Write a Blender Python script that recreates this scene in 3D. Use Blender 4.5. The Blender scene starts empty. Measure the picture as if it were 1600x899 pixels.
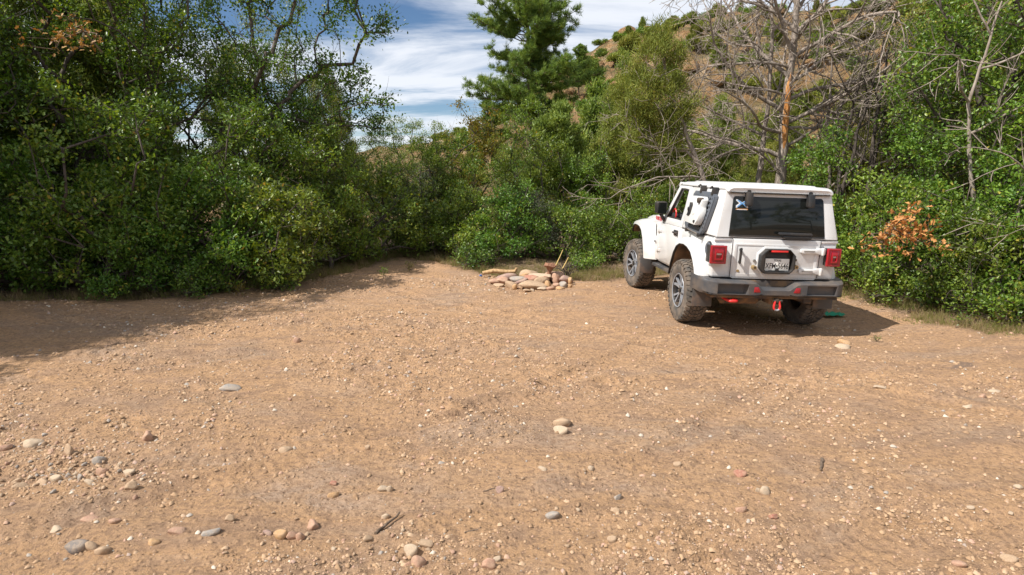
import bpy, bmesh, math, random
import numpy as np
from mathutils import Vector, Matrix, Euler

# ------------------------------------------------------------------ camera, sky, sun, exposure
F_PX, PITCH, CAM_H = 960.0, 0.19, 2.02
scene = bpy.context.scene
COL = scene.collection
cam_data = bpy.data.cameras.new('camera')
cam_data.sensor_width = 36.0
cam_data.lens = F_PX / 1600 * 36
cam_data.clip_start = 0.1
cam_data.clip_end = 6000
cam = bpy.data.objects.new('camera', cam_data)
cam.location = (0, 0, CAM_H)
cam.rotation_euler = (math.pi / 2 - PITCH, 0, 0)
COL.objects.link(cam)
scene.camera = cam

SUN_TO = Vector((-1.48, -0.66, 1.88)).normalized()
SUN_EL = math.asin(SUN_TO.z)
world = bpy.data.worlds.new('World')
scene.world = world
world.use_nodes = True
wn, wl = world.node_tree.nodes, world.node_tree.links
wn.clear()
w_out = wn.new('ShaderNodeOutputWorld')
w_bg = wn.new('ShaderNodeBackground'); w_bg.inputs['Strength'].default_value = 0.068
sky = wn.new('ShaderNodeTexSky'); sky.sky_type = 'NISHITA'; sky.sun_disc = False
sky.sun_elevation = SUN_EL
sky.sun_rotation = math.atan2(SUN_TO.x, SUN_TO.y)
sky.altitude = 1800; sky.air_density = 1.0; sky.dust_density = 0.3; sky.ozone_density = 3.0
tc = wn.new('ShaderNodeTexCoord')
sep = wn.new('ShaderNodeSeparateXYZ'); wl.new(tc.outputs['Generated'], sep.inputs[0])
def wmath(op, a, b=None):
    n = wn.new('ShaderNodeMath'); n.operation = op
    for i, v in enumerate((a, b)):
        if v is None: continue
        if isinstance(v, (int, float)): n.inputs[i].default_value = v
        else: wl.new(v, n.inputs[i])
    return n.outputs[0]
zc = wmath('ADD', wmath('MAXIMUM', sep.outputs['Z'], 0.0), 0.07)
px_ = wmath('DIVIDE', sep.outputs['X'], zc); py_ = wmath('DIVIDE', sep.outputs['Y'], zc)
comb = wn.new('ShaderNodeCombineXYZ'); wl.new(px_, comb.inputs[0]); wl.new(py_, comb.inputs[1])
mp = wn.new('ShaderNodeMapping'); mp.inputs['Rotation'].default_value = (0, 0, 0.35)
mp.inputs['Scale'].default_value = (0.50, 0.82, 1); mp.inputs['Location'].default_value = (1.3, 4.1, 0)
wl.new(comb.outputs[0], mp.inputs[0])
cn = wn.new('ShaderNodeTexNoise'); cn.inputs['Scale'].default_value = 0.9; cn.inputs['Detail'].default_value = 9
cn.inputs['Roughness'].default_value = 0.60; cn.inputs['Distortion'].default_value = 0.6
wl.new(mp.outputs[0], cn.inputs['Vector'])
cr = wn.new('ShaderNodeMapRange'); cr.inputs['From Min'].default_value = 0.36; cr.inputs['From Max'].default_value = 0.60
cr.interpolation_type = 'SMOOTHSTEP'; cr.inputs['To Max'].default_value = 0.92
wl.new(cn.outputs['Fac'], cr.inputs['Value'])
cmix = wn.new('ShaderNodeMix'); cmix.data_type = 'RGBA'
wl.new(cr.outputs[0], cmix.inputs['Factor'])
hs = wn.new('ShaderNodeHueSaturation'); hs.inputs['Saturation'].default_value = 1.08; hs.inputs['Value'].default_value = 1.12
wl.new(sky.outputs[0], hs.inputs['Color'])
wl.new(hs.outputs[0], cmix.inputs['A']); cmix.inputs['B'].default_value = (10.6, 11.0, 11.8, 1)
wl.new(cmix.outputs['Result'], w_bg.inputs['Color'])
wl.new(w_bg.outputs[0], w_out.inputs[0])

sun_d = bpy.data.lights.new('sun', 'SUN'); sun_d.energy = 5.0; sun_d.angle = math.radians(0.5); sun_d.color = (1.0, 0.955, 0.88)
sun = bpy.data.objects.new('sun', sun_d)
sun.rotation_euler = SUN_TO.to_track_quat('Z', 'Y').to_euler()
sun.location = (-20, -6, 30)
COL.objects.link(sun)
vs = scene.view_settings
vs.view_transform = 'Standard'; vs.look = 'None'; vs.exposure = 0.40; vs.gamma = 1.0; vs.use_curve_mapping = False
scene.cycles.max_bounces = 8; scene.cycles.transparent_max_bounces = 8

rnd = random.Random(7)
R = np.random.default_rng(11)

# ------------------------------------------------------------------ small helpers
def ground_at(px, py, z=0.0):
    """point of the ground that the photograph shows at this place (real position in metres)"""
    u = (px - 800) / F_PX; v = (449.5 - py) / F_PX
    cp, sp = math.cos(PITCH), math.sin(PITCH)
    d = (u, cp + v * sp, -sp + v * cp)
    t = (z - CAM_H) / d[2]
    return d[0] * t, d[1] * t

def tag(o, label=None, cat=None, group=None, kind=None):
    if label: o['label'] = label
    if cat: o['category'] = cat
    if group: o['group'] = group
    if kind: o['kind'] = kind
    return o

def empty(name, loc=(0, 0, 0), rot=(0, 0, 0)):
    e = bpy.data.objects.new(name, None); COL.objects.link(e)
    e.location = loc; e.rotation_euler = rot; e.empty_display_size = 0.2
    return e

def link(name, mesh, parent=None, loc=(0, 0, 0), rot=(0, 0, 0), scale=(1, 1, 1)):
    o = bpy.data.objects.new(name, mesh); COL.objects.link(o)
    o.location = loc; o.rotation_euler = rot; o.scale = scale
    if parent: o.parent = parent
    return o

def copy_tree(o, parent=None):
    c = o.copy(); COL.objects.link(c); c.parent = parent
    for ch in list(o.children): copy_tree(ch, c)
    return c

def mesh_np(name, V, faces, mat, smooth=False, tint=None):
    """faces: list of (M,k) index arrays"""
    me = bpy.data.meshes.new(name)
    V = np.asarray(V, dtype=np.float32).reshape(-1, 3)
    faces = [np.asarray(f, dtype=np.int32) for f in faces if len(f)]
    me.vertices.add(len(V)); me.vertices.foreach_set('co', V.ravel())
    li = np.concatenate([f.ravel() for f in faces])
    sz = np.concatenate([np.full(len(f), f.shape[1], dtype=np.int32) for f in faces])
    st = np.concatenate([[0], np.cumsum(sz)[:-1]]).astype(np.int32)
    me.loops.add(len(li)); me.loops.foreach_set('vertex_index', li)
    me.polygons.add(len(sz)); me.polygons.foreach_set('loop_start', st)
    if smooth: me.polygons.foreach_set('use_smooth', np.ones(len(sz), dtype=bool))
    if tint is not None:
        a = me.attributes.new('tint', 'FLOAT', 'POINT'); a.data.foreach_set('value', np.asarray(tint, dtype=np.float32))
    me.update(calc_edges=True)
    if mat: me.materials.append(mat)
    return me

_tab = np.random.default_rng(3).random((256, 256))
def vnoise(x, y, s=0):
    x = np.asarray(x, float) + s * 17.3; y = np.asarray(y, float) + s * 9.7
    xi = np.floor(x).astype(int); yi = np.floor(y).astype(int); fx = x - xi; fy = y - yi
    fx = fx * fx * (3 - 2 * fx); fy = fy * fy * (3 - 2 * fy)
    a = _tab[xi & 255, yi & 255]; b = _tab[(xi + 1) & 255, yi & 255]
    c = _tab[xi & 255, (yi + 1) & 255]; d = _tab[(xi + 1) & 255, (yi + 1) & 255]
    return (a * (1 - fx) + b * fx) * (1 - fy) + (c * (1 - fx) + d * fx) * fy
def fbm(x, y, o=4, s=0):
    t = 0; a = 0.5; n = 0
    for i in range(o):
        t = t + a * (vnoise(x * 2 ** i, y * 2 ** i, s + i) - 0.5); n += a; a *= 0.5
    return t / n
def sstep(a, b, x):
    t = np.clip((x - a) / (b - a), 0, 1); return t * t * (3 - 2 * t)

# ------------------------------------------------------------------ materials
def new_mat(name):
    m = bpy.data.materials.new(name); m.use_nodes = True
    nt = m.node_tree; b = nt.nodes['Principled BSDF']
    return m, nt, b
def node(nt, t, **kw):
    n = nt.nodes.new(t)
    for k, v in kw.items():
        if k in n.inputs: n.inputs[k].default_value = v
        else: setattr(n, k, v)
    return n
def ramp(nt, fac, stops):
    n = nt.nodes.new('ShaderNodeValToRGB'); e = n.color_ramp.elements
    while len(e) < len(stops): e.new(0.5)
    for i, (p, c) in enumerate(stops):
        e[i].position = p; e[i].color = (*c, 1) if len(c) == 3 else c
    nt.links.new(fac, n.inputs[0]); return n.outputs[0]
def mixc(nt, fac, a, b, mode='MIX'):
    n = nt.nodes.new('ShaderNodeMix'); n.data_type = 'RGBA'; n.blend_type = mode
    for s, v in (('Factor', fac), ('A', a), ('B', b)):
        if isinstance(v, (int, float)): n.inputs[s].default_value = v
        elif isinstance(v, tuple): n.inputs[s].default_value = (*v, 1)
        else: nt.links.new(v, n.inputs[s])
    return n.outputs['Result']
def bump(nt, h, dist, strength=1.0, prev=None):
    n = node(nt, 'ShaderNodeBump', Strength=strength, Distance=dist)
    nt.links.new(h, n.inputs['Height'])
    if prev: nt.links.new(prev, n.inputs['Normal'])
    return n.outputs[0]
def objco(nt): return node(nt, 'ShaderNodeTexCoord').outputs['Object']
def noise(nt, co, scale, detail=4, rough=0.55, dist=0.0):
    n = node(nt, 'ShaderNodeTexNoise', Scale=scale, Detail=detail, Roughness=rough, Distortion=dist)
    nt.links.new(co, n.inputs['Vector']); return n.outputs['Fac']

def simple(name, col, rough=0.5, metal=0.0, dust=0.0, coat=0.0, dustcol=(0.34, 0.23, 0.14), bumps=0.0, dscale=6.0, spec=0.5, dmin=.42, dmax=.72):
    m, nt, b = new_mat(name)
    b.inputs['Roughness'].default_value = rough; b.inputs['Metallic'].default_value = metal
    b.inputs['Coat Weight'].default_value = coat; b.inputs['Specular IOR Level'].default_value = spec
    b.inputs['Base Color'].default_value = (*col, 1)
    co = objco(nt)
    if dust > 0:
        f = noise(nt, co, dscale, 6, 0.6)
        r = ramp(nt, f, [(dmin, (0, 0, 0)), (dmax, (dust,) * 3)])
        nt.links.new(mixc(nt, r, col, dustcol), b.inputs['Base Color'])
        rr = ramp(nt, f, [(dmin, (rough,) * 3), (dmax, (min(1, rough + dust * .6),) * 3)])
        nt.links.new(rr, b.inputs['Roughness'])
    if bumps > 0:
        nt.links.new(bump(nt, noise(nt, co, 60, 3), bumps), b.inputs['Normal'])
    return m

M = {}
# white vehicle paint with a little road dust low down and broken by noise
m, nt, b = new_mat('white_paint'); co = objco(nt)
f = noise(nt, co, 3.5, 6, 0.62); r = ramp(nt, f, [(0.46, (0, 0, 0)), (0.8, (0.22,) * 3)])
sz_ = node(nt, 'ShaderNodeSeparateXYZ'); nt.links.new(co, sz_.inputs[0])
lo = node(nt, 'ShaderNodeMapRange'); lo.inputs['From Min'].default_value = 1.0; lo.inputs['From Max'].default_value = 0.6; lo.inputs['To Max'].default_value = 0.75; nt.links.new(sz_.outputs['Z'], lo.inputs['Value'])
lm = node(nt, 'ShaderNodeMath', operation='MULTIPLY'); nt.links.new(lo.outputs[0], lm.inputs[0]); nt.links.new(noise(nt, co, 7, 6, .65), lm.inputs[1])
la = node(nt, 'ShaderNodeMath', operation='ADD'); nt.links.new(lm.outputs[0], la.inputs[0]); nt.links.new(r, la.inputs[1])
nt.links.new(mixc(nt, la.outputs[0], (0.68, 0.68, 0.68), (0.50, 0.41, 0.33)), b.inputs['Base Color'])
b.inputs['Roughness'].default_value = 0.32; b.inputs['Coat Weight'].default_value = 0.35; b.inputs['Coat Roughness'].default_value = 0.12
M['white'] = m
M['black_plastic'] = simple('black_plastic', (0.018, 0.019, 0.021), 0.5, dust=0.14)
M['bumper'] = simple('bumper_plastic', (0.062, 0.064, 0.070), 0.45, dust=0.34, bumps=0.0006, dscale=3.5)
M['grey_metal'] = simple('grey_rack_metal', (0.11, 0.125, 0.15), 0.45, metal=0.2, dust=0.12)
M['rubber'] = simple('tyre_rubber', (0.07, 0.064, 0.058), 0.85, dust=0.75, dustcol=(0.24, 0.185, 0.14), dscale=9, dmin=.36, dmax=.66)
M['flap'] = simple('mud_flap_rubber', (0.085, 0.08, 0.078), 0.7, dust=0.8, dustcol=(0.34, 0.20, 0.12), dscale=5, dmin=.50, dmax=.78)
M['silver'] = simple('machined_alloy', (0.36, 0.38, 0.42), 0.38, metal=0.35, dust=0.35, dustcol=(.25, .2, .16))
M['rimdark'] = simple('dark_alloy', (0.03, 0.03, 0.033), 0.4, metal=0.3, dust=0.35)
M['steel'] = simple('steel', (0.35, 0.34, 0.32), 0.45, metal=0.8, dust=0.5)
M['dirtymetal'] = simple('dusty_underbody', (0.06, 0.05, 0.045), 0.8, dust=0.9, dustcol=(0.40, 0.22, 0.09), dscale=4)
M['archdirt'] = simple('dusty_wheel_arch', (0.08, 0.06, 0.045), 0.9, dust=0.95, dustcol=(0.42, 0.24, 0.12), dscale=3, dmin=.3, dmax=.6)
M['red_lens'] = simple('red_lens', (0.34, 0.007, 0.016), 0.12, coat=0.6)
M['dark_red_lens'] = simple('dark_red_lens', (0.19, 0.005, 0.012), 0.2, coat=0.5)
M['bright_red'] = simple('red_paint', (0.75, 0.03, 0.03), 0.35, dust=0.1)
M['clear_lens'] = simple('clear_lens', (0.55, 0.45, 0.42), 0.15)
M['brass'] = simple('brass_fitting', (0.42, 0.30, 0.14), 0.4, metal=0.6)
M['white_plastic'] = simple('white_plastic', (0.68, 0.69, 0.68), 0.4, dust=0.12)
M['plate_white'] = simple('plate_white', (0.80, 0.80, 0.76), 0.4, dust=0.15)
M['black_ink'] = simple('black_ink', (0.012, 0.012, 0.014), 0.5)
M['navy_ink'] = simple('navy_ink', (0.02, 0.03, 0.08), 0.5)
M['blue_ink'] = simple('blue_ink', (0.13, 0.36, 0.72), 0.4)
M['paper'] = simple('white_vinyl', (0.72, 0.74, 0.76), 0.4)
M['orange_ink'] = simple('orange_ink', (0.62, 0.30, 0.10), 0.4)
M['red_ink'] = simple('red_ink', (0.45, 0.02, 0.03), 0.4)
M['seat'] = simple('seat_fabric', (0.02, 0.02, 0.022), 0.8)
M['green_cloth'] = simple('green_cloth', (0.01, 0.22, 0.12), 0.7)
M['blue_scrap'] = simple('blue_plastic', (0.05, 0.18, 0.55), 0.4)
m, nt, b = new_mat('tinted_glass'); b.inputs['Base Color'].default_value = (0.012, 0.014, 0.013, 1)
b.inputs['Roughness'].default_value = 0.04; b.inputs['Specular IOR Level'].default_value = 0.38
co = objco(nt); f = noise(nt, co, 2.5, 5); rr = ramp(nt, f, [(0.4, (0.03,) * 3), (0.75, (0.16,) * 3)]); nt.links.new(rr, b.inputs['Roughness'])
M['glass'] = m
m, nt, b = new_mat('clear_glass'); b.inputs['Base Color'].default_value = (0.8, 0.85, 0.82, 1)
b.inputs['Roughness'].default_value = 0.0; b.inputs['Transmission Weight'].default_value = 1.0; b.inputs['IOR'].default_value = 1.1
M['clear_glass'] = m

def leaf_mat(name, stops, rough=0.42, trans=0.45, spec=0.5):
    m = bpy.data.materials.new(name); m.use_nodes = True; nt = m.node_tree
    b = nt.nodes['Principled BSDF']; out = nt.nodes['Material Output']
    at = node(nt, 'ShaderNodeAttribute', attribute_name='tint')
    oi = node(nt, 'ShaderNodeObjectInfo')
    c = ramp(nt, at.outputs['Fac'], stops)
    hsv = node(nt, 'ShaderNodeHueSaturation')
    mr = node(nt, 'ShaderNodeMapRange'); mr.inputs['To Min'].default_value = 0.485 if 'needle' in name else 0.466; mr.inputs['To Max'].default_value = 0.512
    mv = node(nt, 'ShaderNodeMath', operation='MULTIPLY_ADD'); mv.inputs[1].default_value = 7.31; mv.inputs[2].default_value = 0.2; nt.links.new(oi.outputs['Random'], mv.inputs[0])
    fr = node(nt, 'ShaderNodeMath', operation='FRACT'); nt.links.new(mv.outputs[0], fr.inputs[0])
    mq = node(nt, 'ShaderNodeMapRange'); mq.inputs['To Min'].default_value = 0.98 if 'needle' in name else 0.74; mq.inputs['To Max'].default_value = 1.08 if 'needle' in name else 1.2; nt.links.new(fr.outputs[0], mq.inputs['Value']); nt.links.new(mq.outputs[0], hsv.inputs['Value'])
    nt.links.new(oi.outputs['Random'], mr.inputs['Value']); nt.links.new(mr.outputs[0], hsv.inputs['Hue'])
    nt.links.new(c, hsv.inputs['Color'])
    nt.links.new(hsv.outputs[0], b.inputs['Base Color'])
    b.inputs['Roughness'].default_value = rough; b.inputs['Specular IOR Level'].default_value = spec
    tr = node(nt, 'ShaderNodeBsdfTranslucent')
    hv = node(nt, 'ShaderNodeHueSaturation'); hv.inputs['Hue'].default_value = 0.485; hv.inputs['Saturation'].default_value = 1.1; hv.inputs['Value'].default_value = 1.5
    nt.links.new(hsv.outputs[0], hv.inputs['Color']); nt.links.new(hv.outputs[0], tr.inputs['Color'])
    ms = node(nt, 'ShaderNodeMixShader'); ms.inputs[0].default_value = trans
    nt.links.new(b.outputs[0], ms.inputs[1]); nt.links.new(tr.outputs[0], ms.inputs[2]); nt.links.new(ms.outputs[0], out.inputs['Surface'])
    return m
M['oak'] = leaf_mat('oak_leaf', [(0.0, (0.042, 0.092, 0.016)), (0.45, (0.112, 0.210, 0.028)), (0.8, (0.215, 0.320, 0.042)), (1.0, (0.38, 0.33, 0.06))], 0.40, 0.30, 0.5)
M['oak_yellow'] = leaf_mat('yellowing_leaf', [(0.0, (0.09, 0.13, 0.02)), (0.6, (0.20, 0.21, 0.03)), (1.0, (0.36, 0.27, 0.04))], 0.45)
M['brown_leaf'] = leaf_mat('dead_leaf', [(0.0, (0.36, 0.155, 0.040)), (1.0, (0.62, 0.34, 0.105))], 0.6, 0.15)
M['juniper'] = leaf_mat('juniper_leaf', [(0.0, (0.085, 0.135, 0.026)), (0.6, (0.190, 0.240, 0.045)), (1.0, (0.34, 0.33, 0.07))], 0.6, 0.25, 0.2)
M['needle'] = leaf_mat('pine_needle', [(0.0, (0.085, 0.145, 0.035)), (0.6, (0.175, 0.260, 0.050)), (1.0, (0.30, 0.35, 0.07))], 0.5, 0.3, 0.3)
M['sage'] = leaf_mat('grey_green_leaf', [(0.0, (0.11, 0.14, 0.09)), (1.0, (0.24, 0.27, 0.18))], 0.6, 0.3, 0.2)
M['grass'] = leaf_mat('grass_blade', [(0.0, (0.10, 0.17, 0.03)), (0.4, (0.20, 0.22, 0.06)), (1.0, (0.42, 0.33, 0.17))], 0.6, 0.35, 0.2)

def bark(name, a, b_, sc=18):
    m, nt, b = new_mat(name); co = objco(nt)
    mpn = node(nt, 'ShaderNodeMapping'); mpn.inputs['Scale'].default_value = (1, 1, 0.16); nt.links.new(co, mpn.inputs[0])
    f = noise(nt, mpn.outputs[0], sc, 7, 0.65)
    nt.links.new(ramp(nt, f, [(0.35, a), (0.65, b_)]), b.inputs['Base Color'])
    b.inputs['Roughness'].default_value = 0.9; b.inputs['Specular IOR Level'].default_value = 0.2
    nt.links.new(bump(nt, f, 0.02), b.inputs['Normal']); return m
M['bark_dark'] = bark('oak_bark', (0.045, 0.036, 0.030), (0.14, 0.115, 0.095))
M['bark_grey'] = bark('weathered_wood', (0.19, 0.15, 0.12), (0.42, 0.355, 0.30))
M['bark_pine'] = bark('pine_bark', (0.07, 0.045, 0.03), (0.20, 0.13, 0.09))
M['bare_wood'] = bark('stripped_wood', (0.42, 0.15, 0.035), (0.66, 0.36, 0.14), 30)
M['stick'] = bark('dry_stick', (0.10, 0.07, 0.05), (0.24, 0.18, 0.13))

# stones: tone from the object colour
m, nt, b = new_mat('field_stone'); co = objco(nt); oi = node(nt, 'ShaderNodeObjectInfo')
f = noise(nt, co, 2.2, 8, 0.65); f2 = noise(nt, co, 9, 5, 0.7)
c1 = mixc(nt, ramp(nt, f, [(0.35, (0, 0, 0)), (0.6, (1, 1, 1))]), oi.outputs['Color'], (0.50, 0.36, 0.235))
hs_ = node(nt, 'ShaderNodeMix', data_type='RGBA', blend_type='MULTIPLY'); hs_.inputs['Factor'].default_value = 0.8
nt.links.new(mixc(nt, 0.5, oi.outputs['Color'], c1), hs_.inputs['A'])
nt.links.new(ramp(nt, f2, [(0.3, (0.72,) * 3), (0.7, (1.12,) * 3)]), hs_.inputs['B'])
nt.links.new(hs_.outputs['Result'], b.inputs['Base Color']); b.inputs['Roughness'].default_value = 0.85
nt.links.new(bump(nt, f2, 0.004), b.inputs['Normal'])
M['stone'] = m
# loose pebbles: tone from attribute
m, nt, b = new_mat('pebble_mix'); at = node(nt, 'ShaderNodeAttribute', attribute_name='tint')
nt.links.new(ramp(nt, at.outputs['Fac'], [(0.0, (0.26, 0.16, 0.09)), (0.5, (0.42, 0.27, 0.155)), (0.78, (0.48, 0.33, 0.21)), (0.88, (0.46, 0.28, 0.20)), (0.95, (0.32, 0.28, 0.24)), (1.0, (0.66, 0.55, 0.43))]), b.inputs['Base Color'])
b.inputs['Roughness'].default_value = 0.9; M['pebble'] = m

# dirt of the clearing: packed grey-pink, loose orange sand, crumbly brown
m, nt, b = new_mat('sandy_dirt'); co = objco(nt); L_ = nt.links
mpd = node(nt, 'ShaderNodeMapping'); mpd.inputs['Rotation'].default_value = (0, 0, -.5); mpd.inputs['Scale'].default_value = (.55, 1.25, 1); L_.new(co, mpd.inputs[0])
big = noise(nt, mpd.outputs[0], 0.75, 7, 0.62, 0.8); mid = noise(nt, mpd.outputs[0], 3.0, 9, 0.72, 0.4); fine = noise(nt, co, 24, 7, 0.75); grit = noise(nt, co, 110, 3, 0.6)
c = ramp(nt, big, [(0.36, (0.452, 0.318, 0.224)), (0.47, (0.479, 0.302, 0.187)), (0.55, (0.559, 0.338, 0.183)), (0.66, (0.489, 0.343, 0.245))])
c = mixc(nt, ramp(nt, mid, [(0.44, (0, 0, 0)), (0.60, (0.85,) * 3)]), c, (0.53, 0.325, 0.180))
c = mixc(nt, ramp(nt, mid, [(0.36, (0.75,) * 3), (0.47, (0, 0, 0))]), c, (0.319, 0.206, 0.135))
c = mixc(nt, ramp(nt, fine, [(0.40, (0.85,) * 3), (0.54, (0, 0, 0))]), c, (0.303, 0.191, 0.122))
c = mixc(nt, ramp(nt, grit, [(0.63, (0, 0, 0)), (0.76, (0.45,) * 3)]), c, (0.62, 0.49, 0.38))
v = node(nt, 'ShaderNodeTexVoronoi', Scale=34.0); L_.new(co, v.inputs['Vector'])
vs_ = ramp(nt, v.outputs['Distance'], [(0.0, (1,) * 3), (0.32, (0.25,) * 3), (0.55, (0,) * 3)])
selr = node(nt, 'ShaderNodeSeparateColor'); L_.new(v.outputs['Color'], selr.inputs[0])
sel = ramp(nt, selr.outputs[0], [(0.62, (0, 0, 0)), (0.66, (1, 1, 1))])
clod = mixc(nt, 1.0, vs_, sel, 'MULTIPLY')
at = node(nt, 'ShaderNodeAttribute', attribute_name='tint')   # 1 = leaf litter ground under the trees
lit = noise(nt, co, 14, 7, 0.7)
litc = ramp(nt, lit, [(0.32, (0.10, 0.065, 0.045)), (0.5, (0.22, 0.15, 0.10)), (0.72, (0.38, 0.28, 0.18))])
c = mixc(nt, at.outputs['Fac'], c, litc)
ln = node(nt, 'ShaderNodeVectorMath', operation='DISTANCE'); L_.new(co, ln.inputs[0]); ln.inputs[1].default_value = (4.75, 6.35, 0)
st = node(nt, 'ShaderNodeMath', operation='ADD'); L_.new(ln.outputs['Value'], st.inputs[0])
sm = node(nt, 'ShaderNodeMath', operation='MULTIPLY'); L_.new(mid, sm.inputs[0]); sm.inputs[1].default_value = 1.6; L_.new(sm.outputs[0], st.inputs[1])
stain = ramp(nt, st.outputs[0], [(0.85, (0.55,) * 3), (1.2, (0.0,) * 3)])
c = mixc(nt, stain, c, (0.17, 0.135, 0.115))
L_.new(c, b.inputs['Base Color']); b.inputs['Roughness'].default_value = 0.95; b.inputs['Specular IOR Level'].default_value = 0.15
n1 = bump(nt, mid, 0.09, 0.9); n2 = bump(nt, fine, 0.026, 1.0, n1); n3 = bump(nt, clod, 0.020, 1.0, n2); n4 = bump(nt, grit, 0.006, 0.9, n3)
L_.new(n4, b.inputs['Normal']); M['dirt'] = m

# orange rocky hillside
m, nt, b = new_mat('hill_rock'); co = objco(nt)
mp2 = node(nt, 'ShaderNodeMapping'); mp2.inputs['Scale'].default_value = (1, 1, 2.2); nt.links.new(co, mp2.inputs[0])
f = noise(nt, mp2.outputs[0], 0.5, 10, 0.72, 0.6); g = noise(nt, mp2.outputs[0], 2.4, 9, 0.78)
c = ramp(nt, f, [(0.34, (0.40, 0.24, 0.12)), (0.46, (0.52, 0.29, 0.12)), (0.56, (0.60, 0.39, 0.20)), (0.68, (0.58, 0.46, 0.32))])
c = mixc(nt, ramp(nt, g, [(0.36, (0.8,) * 3), (0.46, (0, 0, 0))]), c, (0.24, 0.13, 0.06))
at = node(nt, 'ShaderNodeAttribute', attribute_name='tint')
h = noise(nt, co, 0.9, 8, 0.7)
gm = node(nt, 'ShaderNodeMath', operation='MULTIPLY'); nt.links.new(at.outputs['Fac'], gm.inputs[0]); nt.links.new(ramp(nt, h, [(0.42, (0,) * 3), (0.55, (1,) * 3)]), gm.inputs[1])
c = mixc(nt, gm.outputs[0], c, (0.13, 0.14, 0.05))
nt.links.new(c, b.inputs['Base Color']); b.inputs['Roughness'].default_value = 0.95
nt.links.new(bump(nt, g, 0.8, 1.0, bump(nt, f, 1.2, 0.7)), b.inputs['Normal']); M['hill'] = m
M['far_hill'] = simple('far_hill', (0.13, 0.17, 0.17), 0.95, dust=0.5, dustcol=(0.22, 0.22, 0.19), dscale=0.02)

# ------------------------------------------------------------------ the terrain
CARX, CARY, CARYAW, CARROLL = 3.15, 8.17, 0.062, 0.035
RUTS = [  # centre lines of old wheel tracks (x, y points), half width
    ([(-7.5, 6.0), (-4.5, 7.0), (-2.0, 8.3), (0.0, 9.9), (1.3, 12.0)], 0.15),
    ([(-7.0, 5.0), (-3.8, 6.1), (-1.0, 7.6), (1.2, 9.6), (2.3, 12.0)], 0.15),
    ([(-3.0, 3.0), (-0.6, 4.6), (1.2, 6.4), (2.3, 8.2)], 0.14), ([(-1.2, 2.6), (1.0, 4.0), (2.9, 6.0), (3.9, 8.0)], 0.14),
    ([(6.0, 2.8), (4.6, 4.4), (2.2, 6.6), (-0.5, 8.6), (-2.2, 10.5)], 0.15),
    ([(0.2, 2.5), (2.2, 3.1), (4.5, 3.3), (7.0, 3.2)], 0.20), ([(-5, 3.4), (-2, 4.1), (1, 5.6), (3, 5.9), (7, 5.2)], 0.17)]
def rut(x, y):
    z = np.zeros_like(x)
    for pts, w in RUTS:
        P = np.array(pts)
        d = np.full(x.shape, 9.0); s = np.zeros_like(x); acc = 0
        for a, bb in zip(P[:-1], P[1:]):
            v = bb - a; L = np.hypot(*v)
            t = np.clip(((x - a[0]) * v[0] + (y - a[1]) * v[1]) / L ** 2, 0, 1)
            dd = np.hypot(x - a[0] - t * v[0], y - a[1] - t * v[1]); k = dd < d
            d = np.where(k, dd, d); s = np.where(k, acc + t * L, s); acc += L
        k = np.exp(-(d / w) ** 4)
        z += -0.010 * k + 0.009 * np.exp(-((d - w * 1.25) / 0.05) ** 2) + 0.0035 * k * np.sin(s * 2 * np.pi / 0.09)
    return z
def crumbly(x, y):
    a = x * .88 - y * .48; b = x * .48 + y * .88
    return sstep(.47, .66, vnoise(a * .55, b * 1.15, 21) * .6 + vnoise(a * 1.5, b * 2.6, 22) * .4)
SKY_PX = [(300, 262), (600, 250), (690, 240), (760, 225), (830, 165), (880, 128), (905, 108), (935, 84), (960, 70), (1010, 66), (1060, 62), (1100, 46), (1160, 36), (1300, 30), (1450, 18), (1560, -5), (1700, -60), (2200, -160)]
_a, _s = [], []
for qx, qy in SKY_PX:
    u, v = (qx - 800) / F_PX, (449.5 - qy) / F_PX; dy = math.cos(PITCH) + v * math.sin(PITCH)
    _a.append(u / dy); _s.append((-math.sin(PITCH) + v * math.cos(PITCH)) / dy)
YR = 58.0
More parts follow.
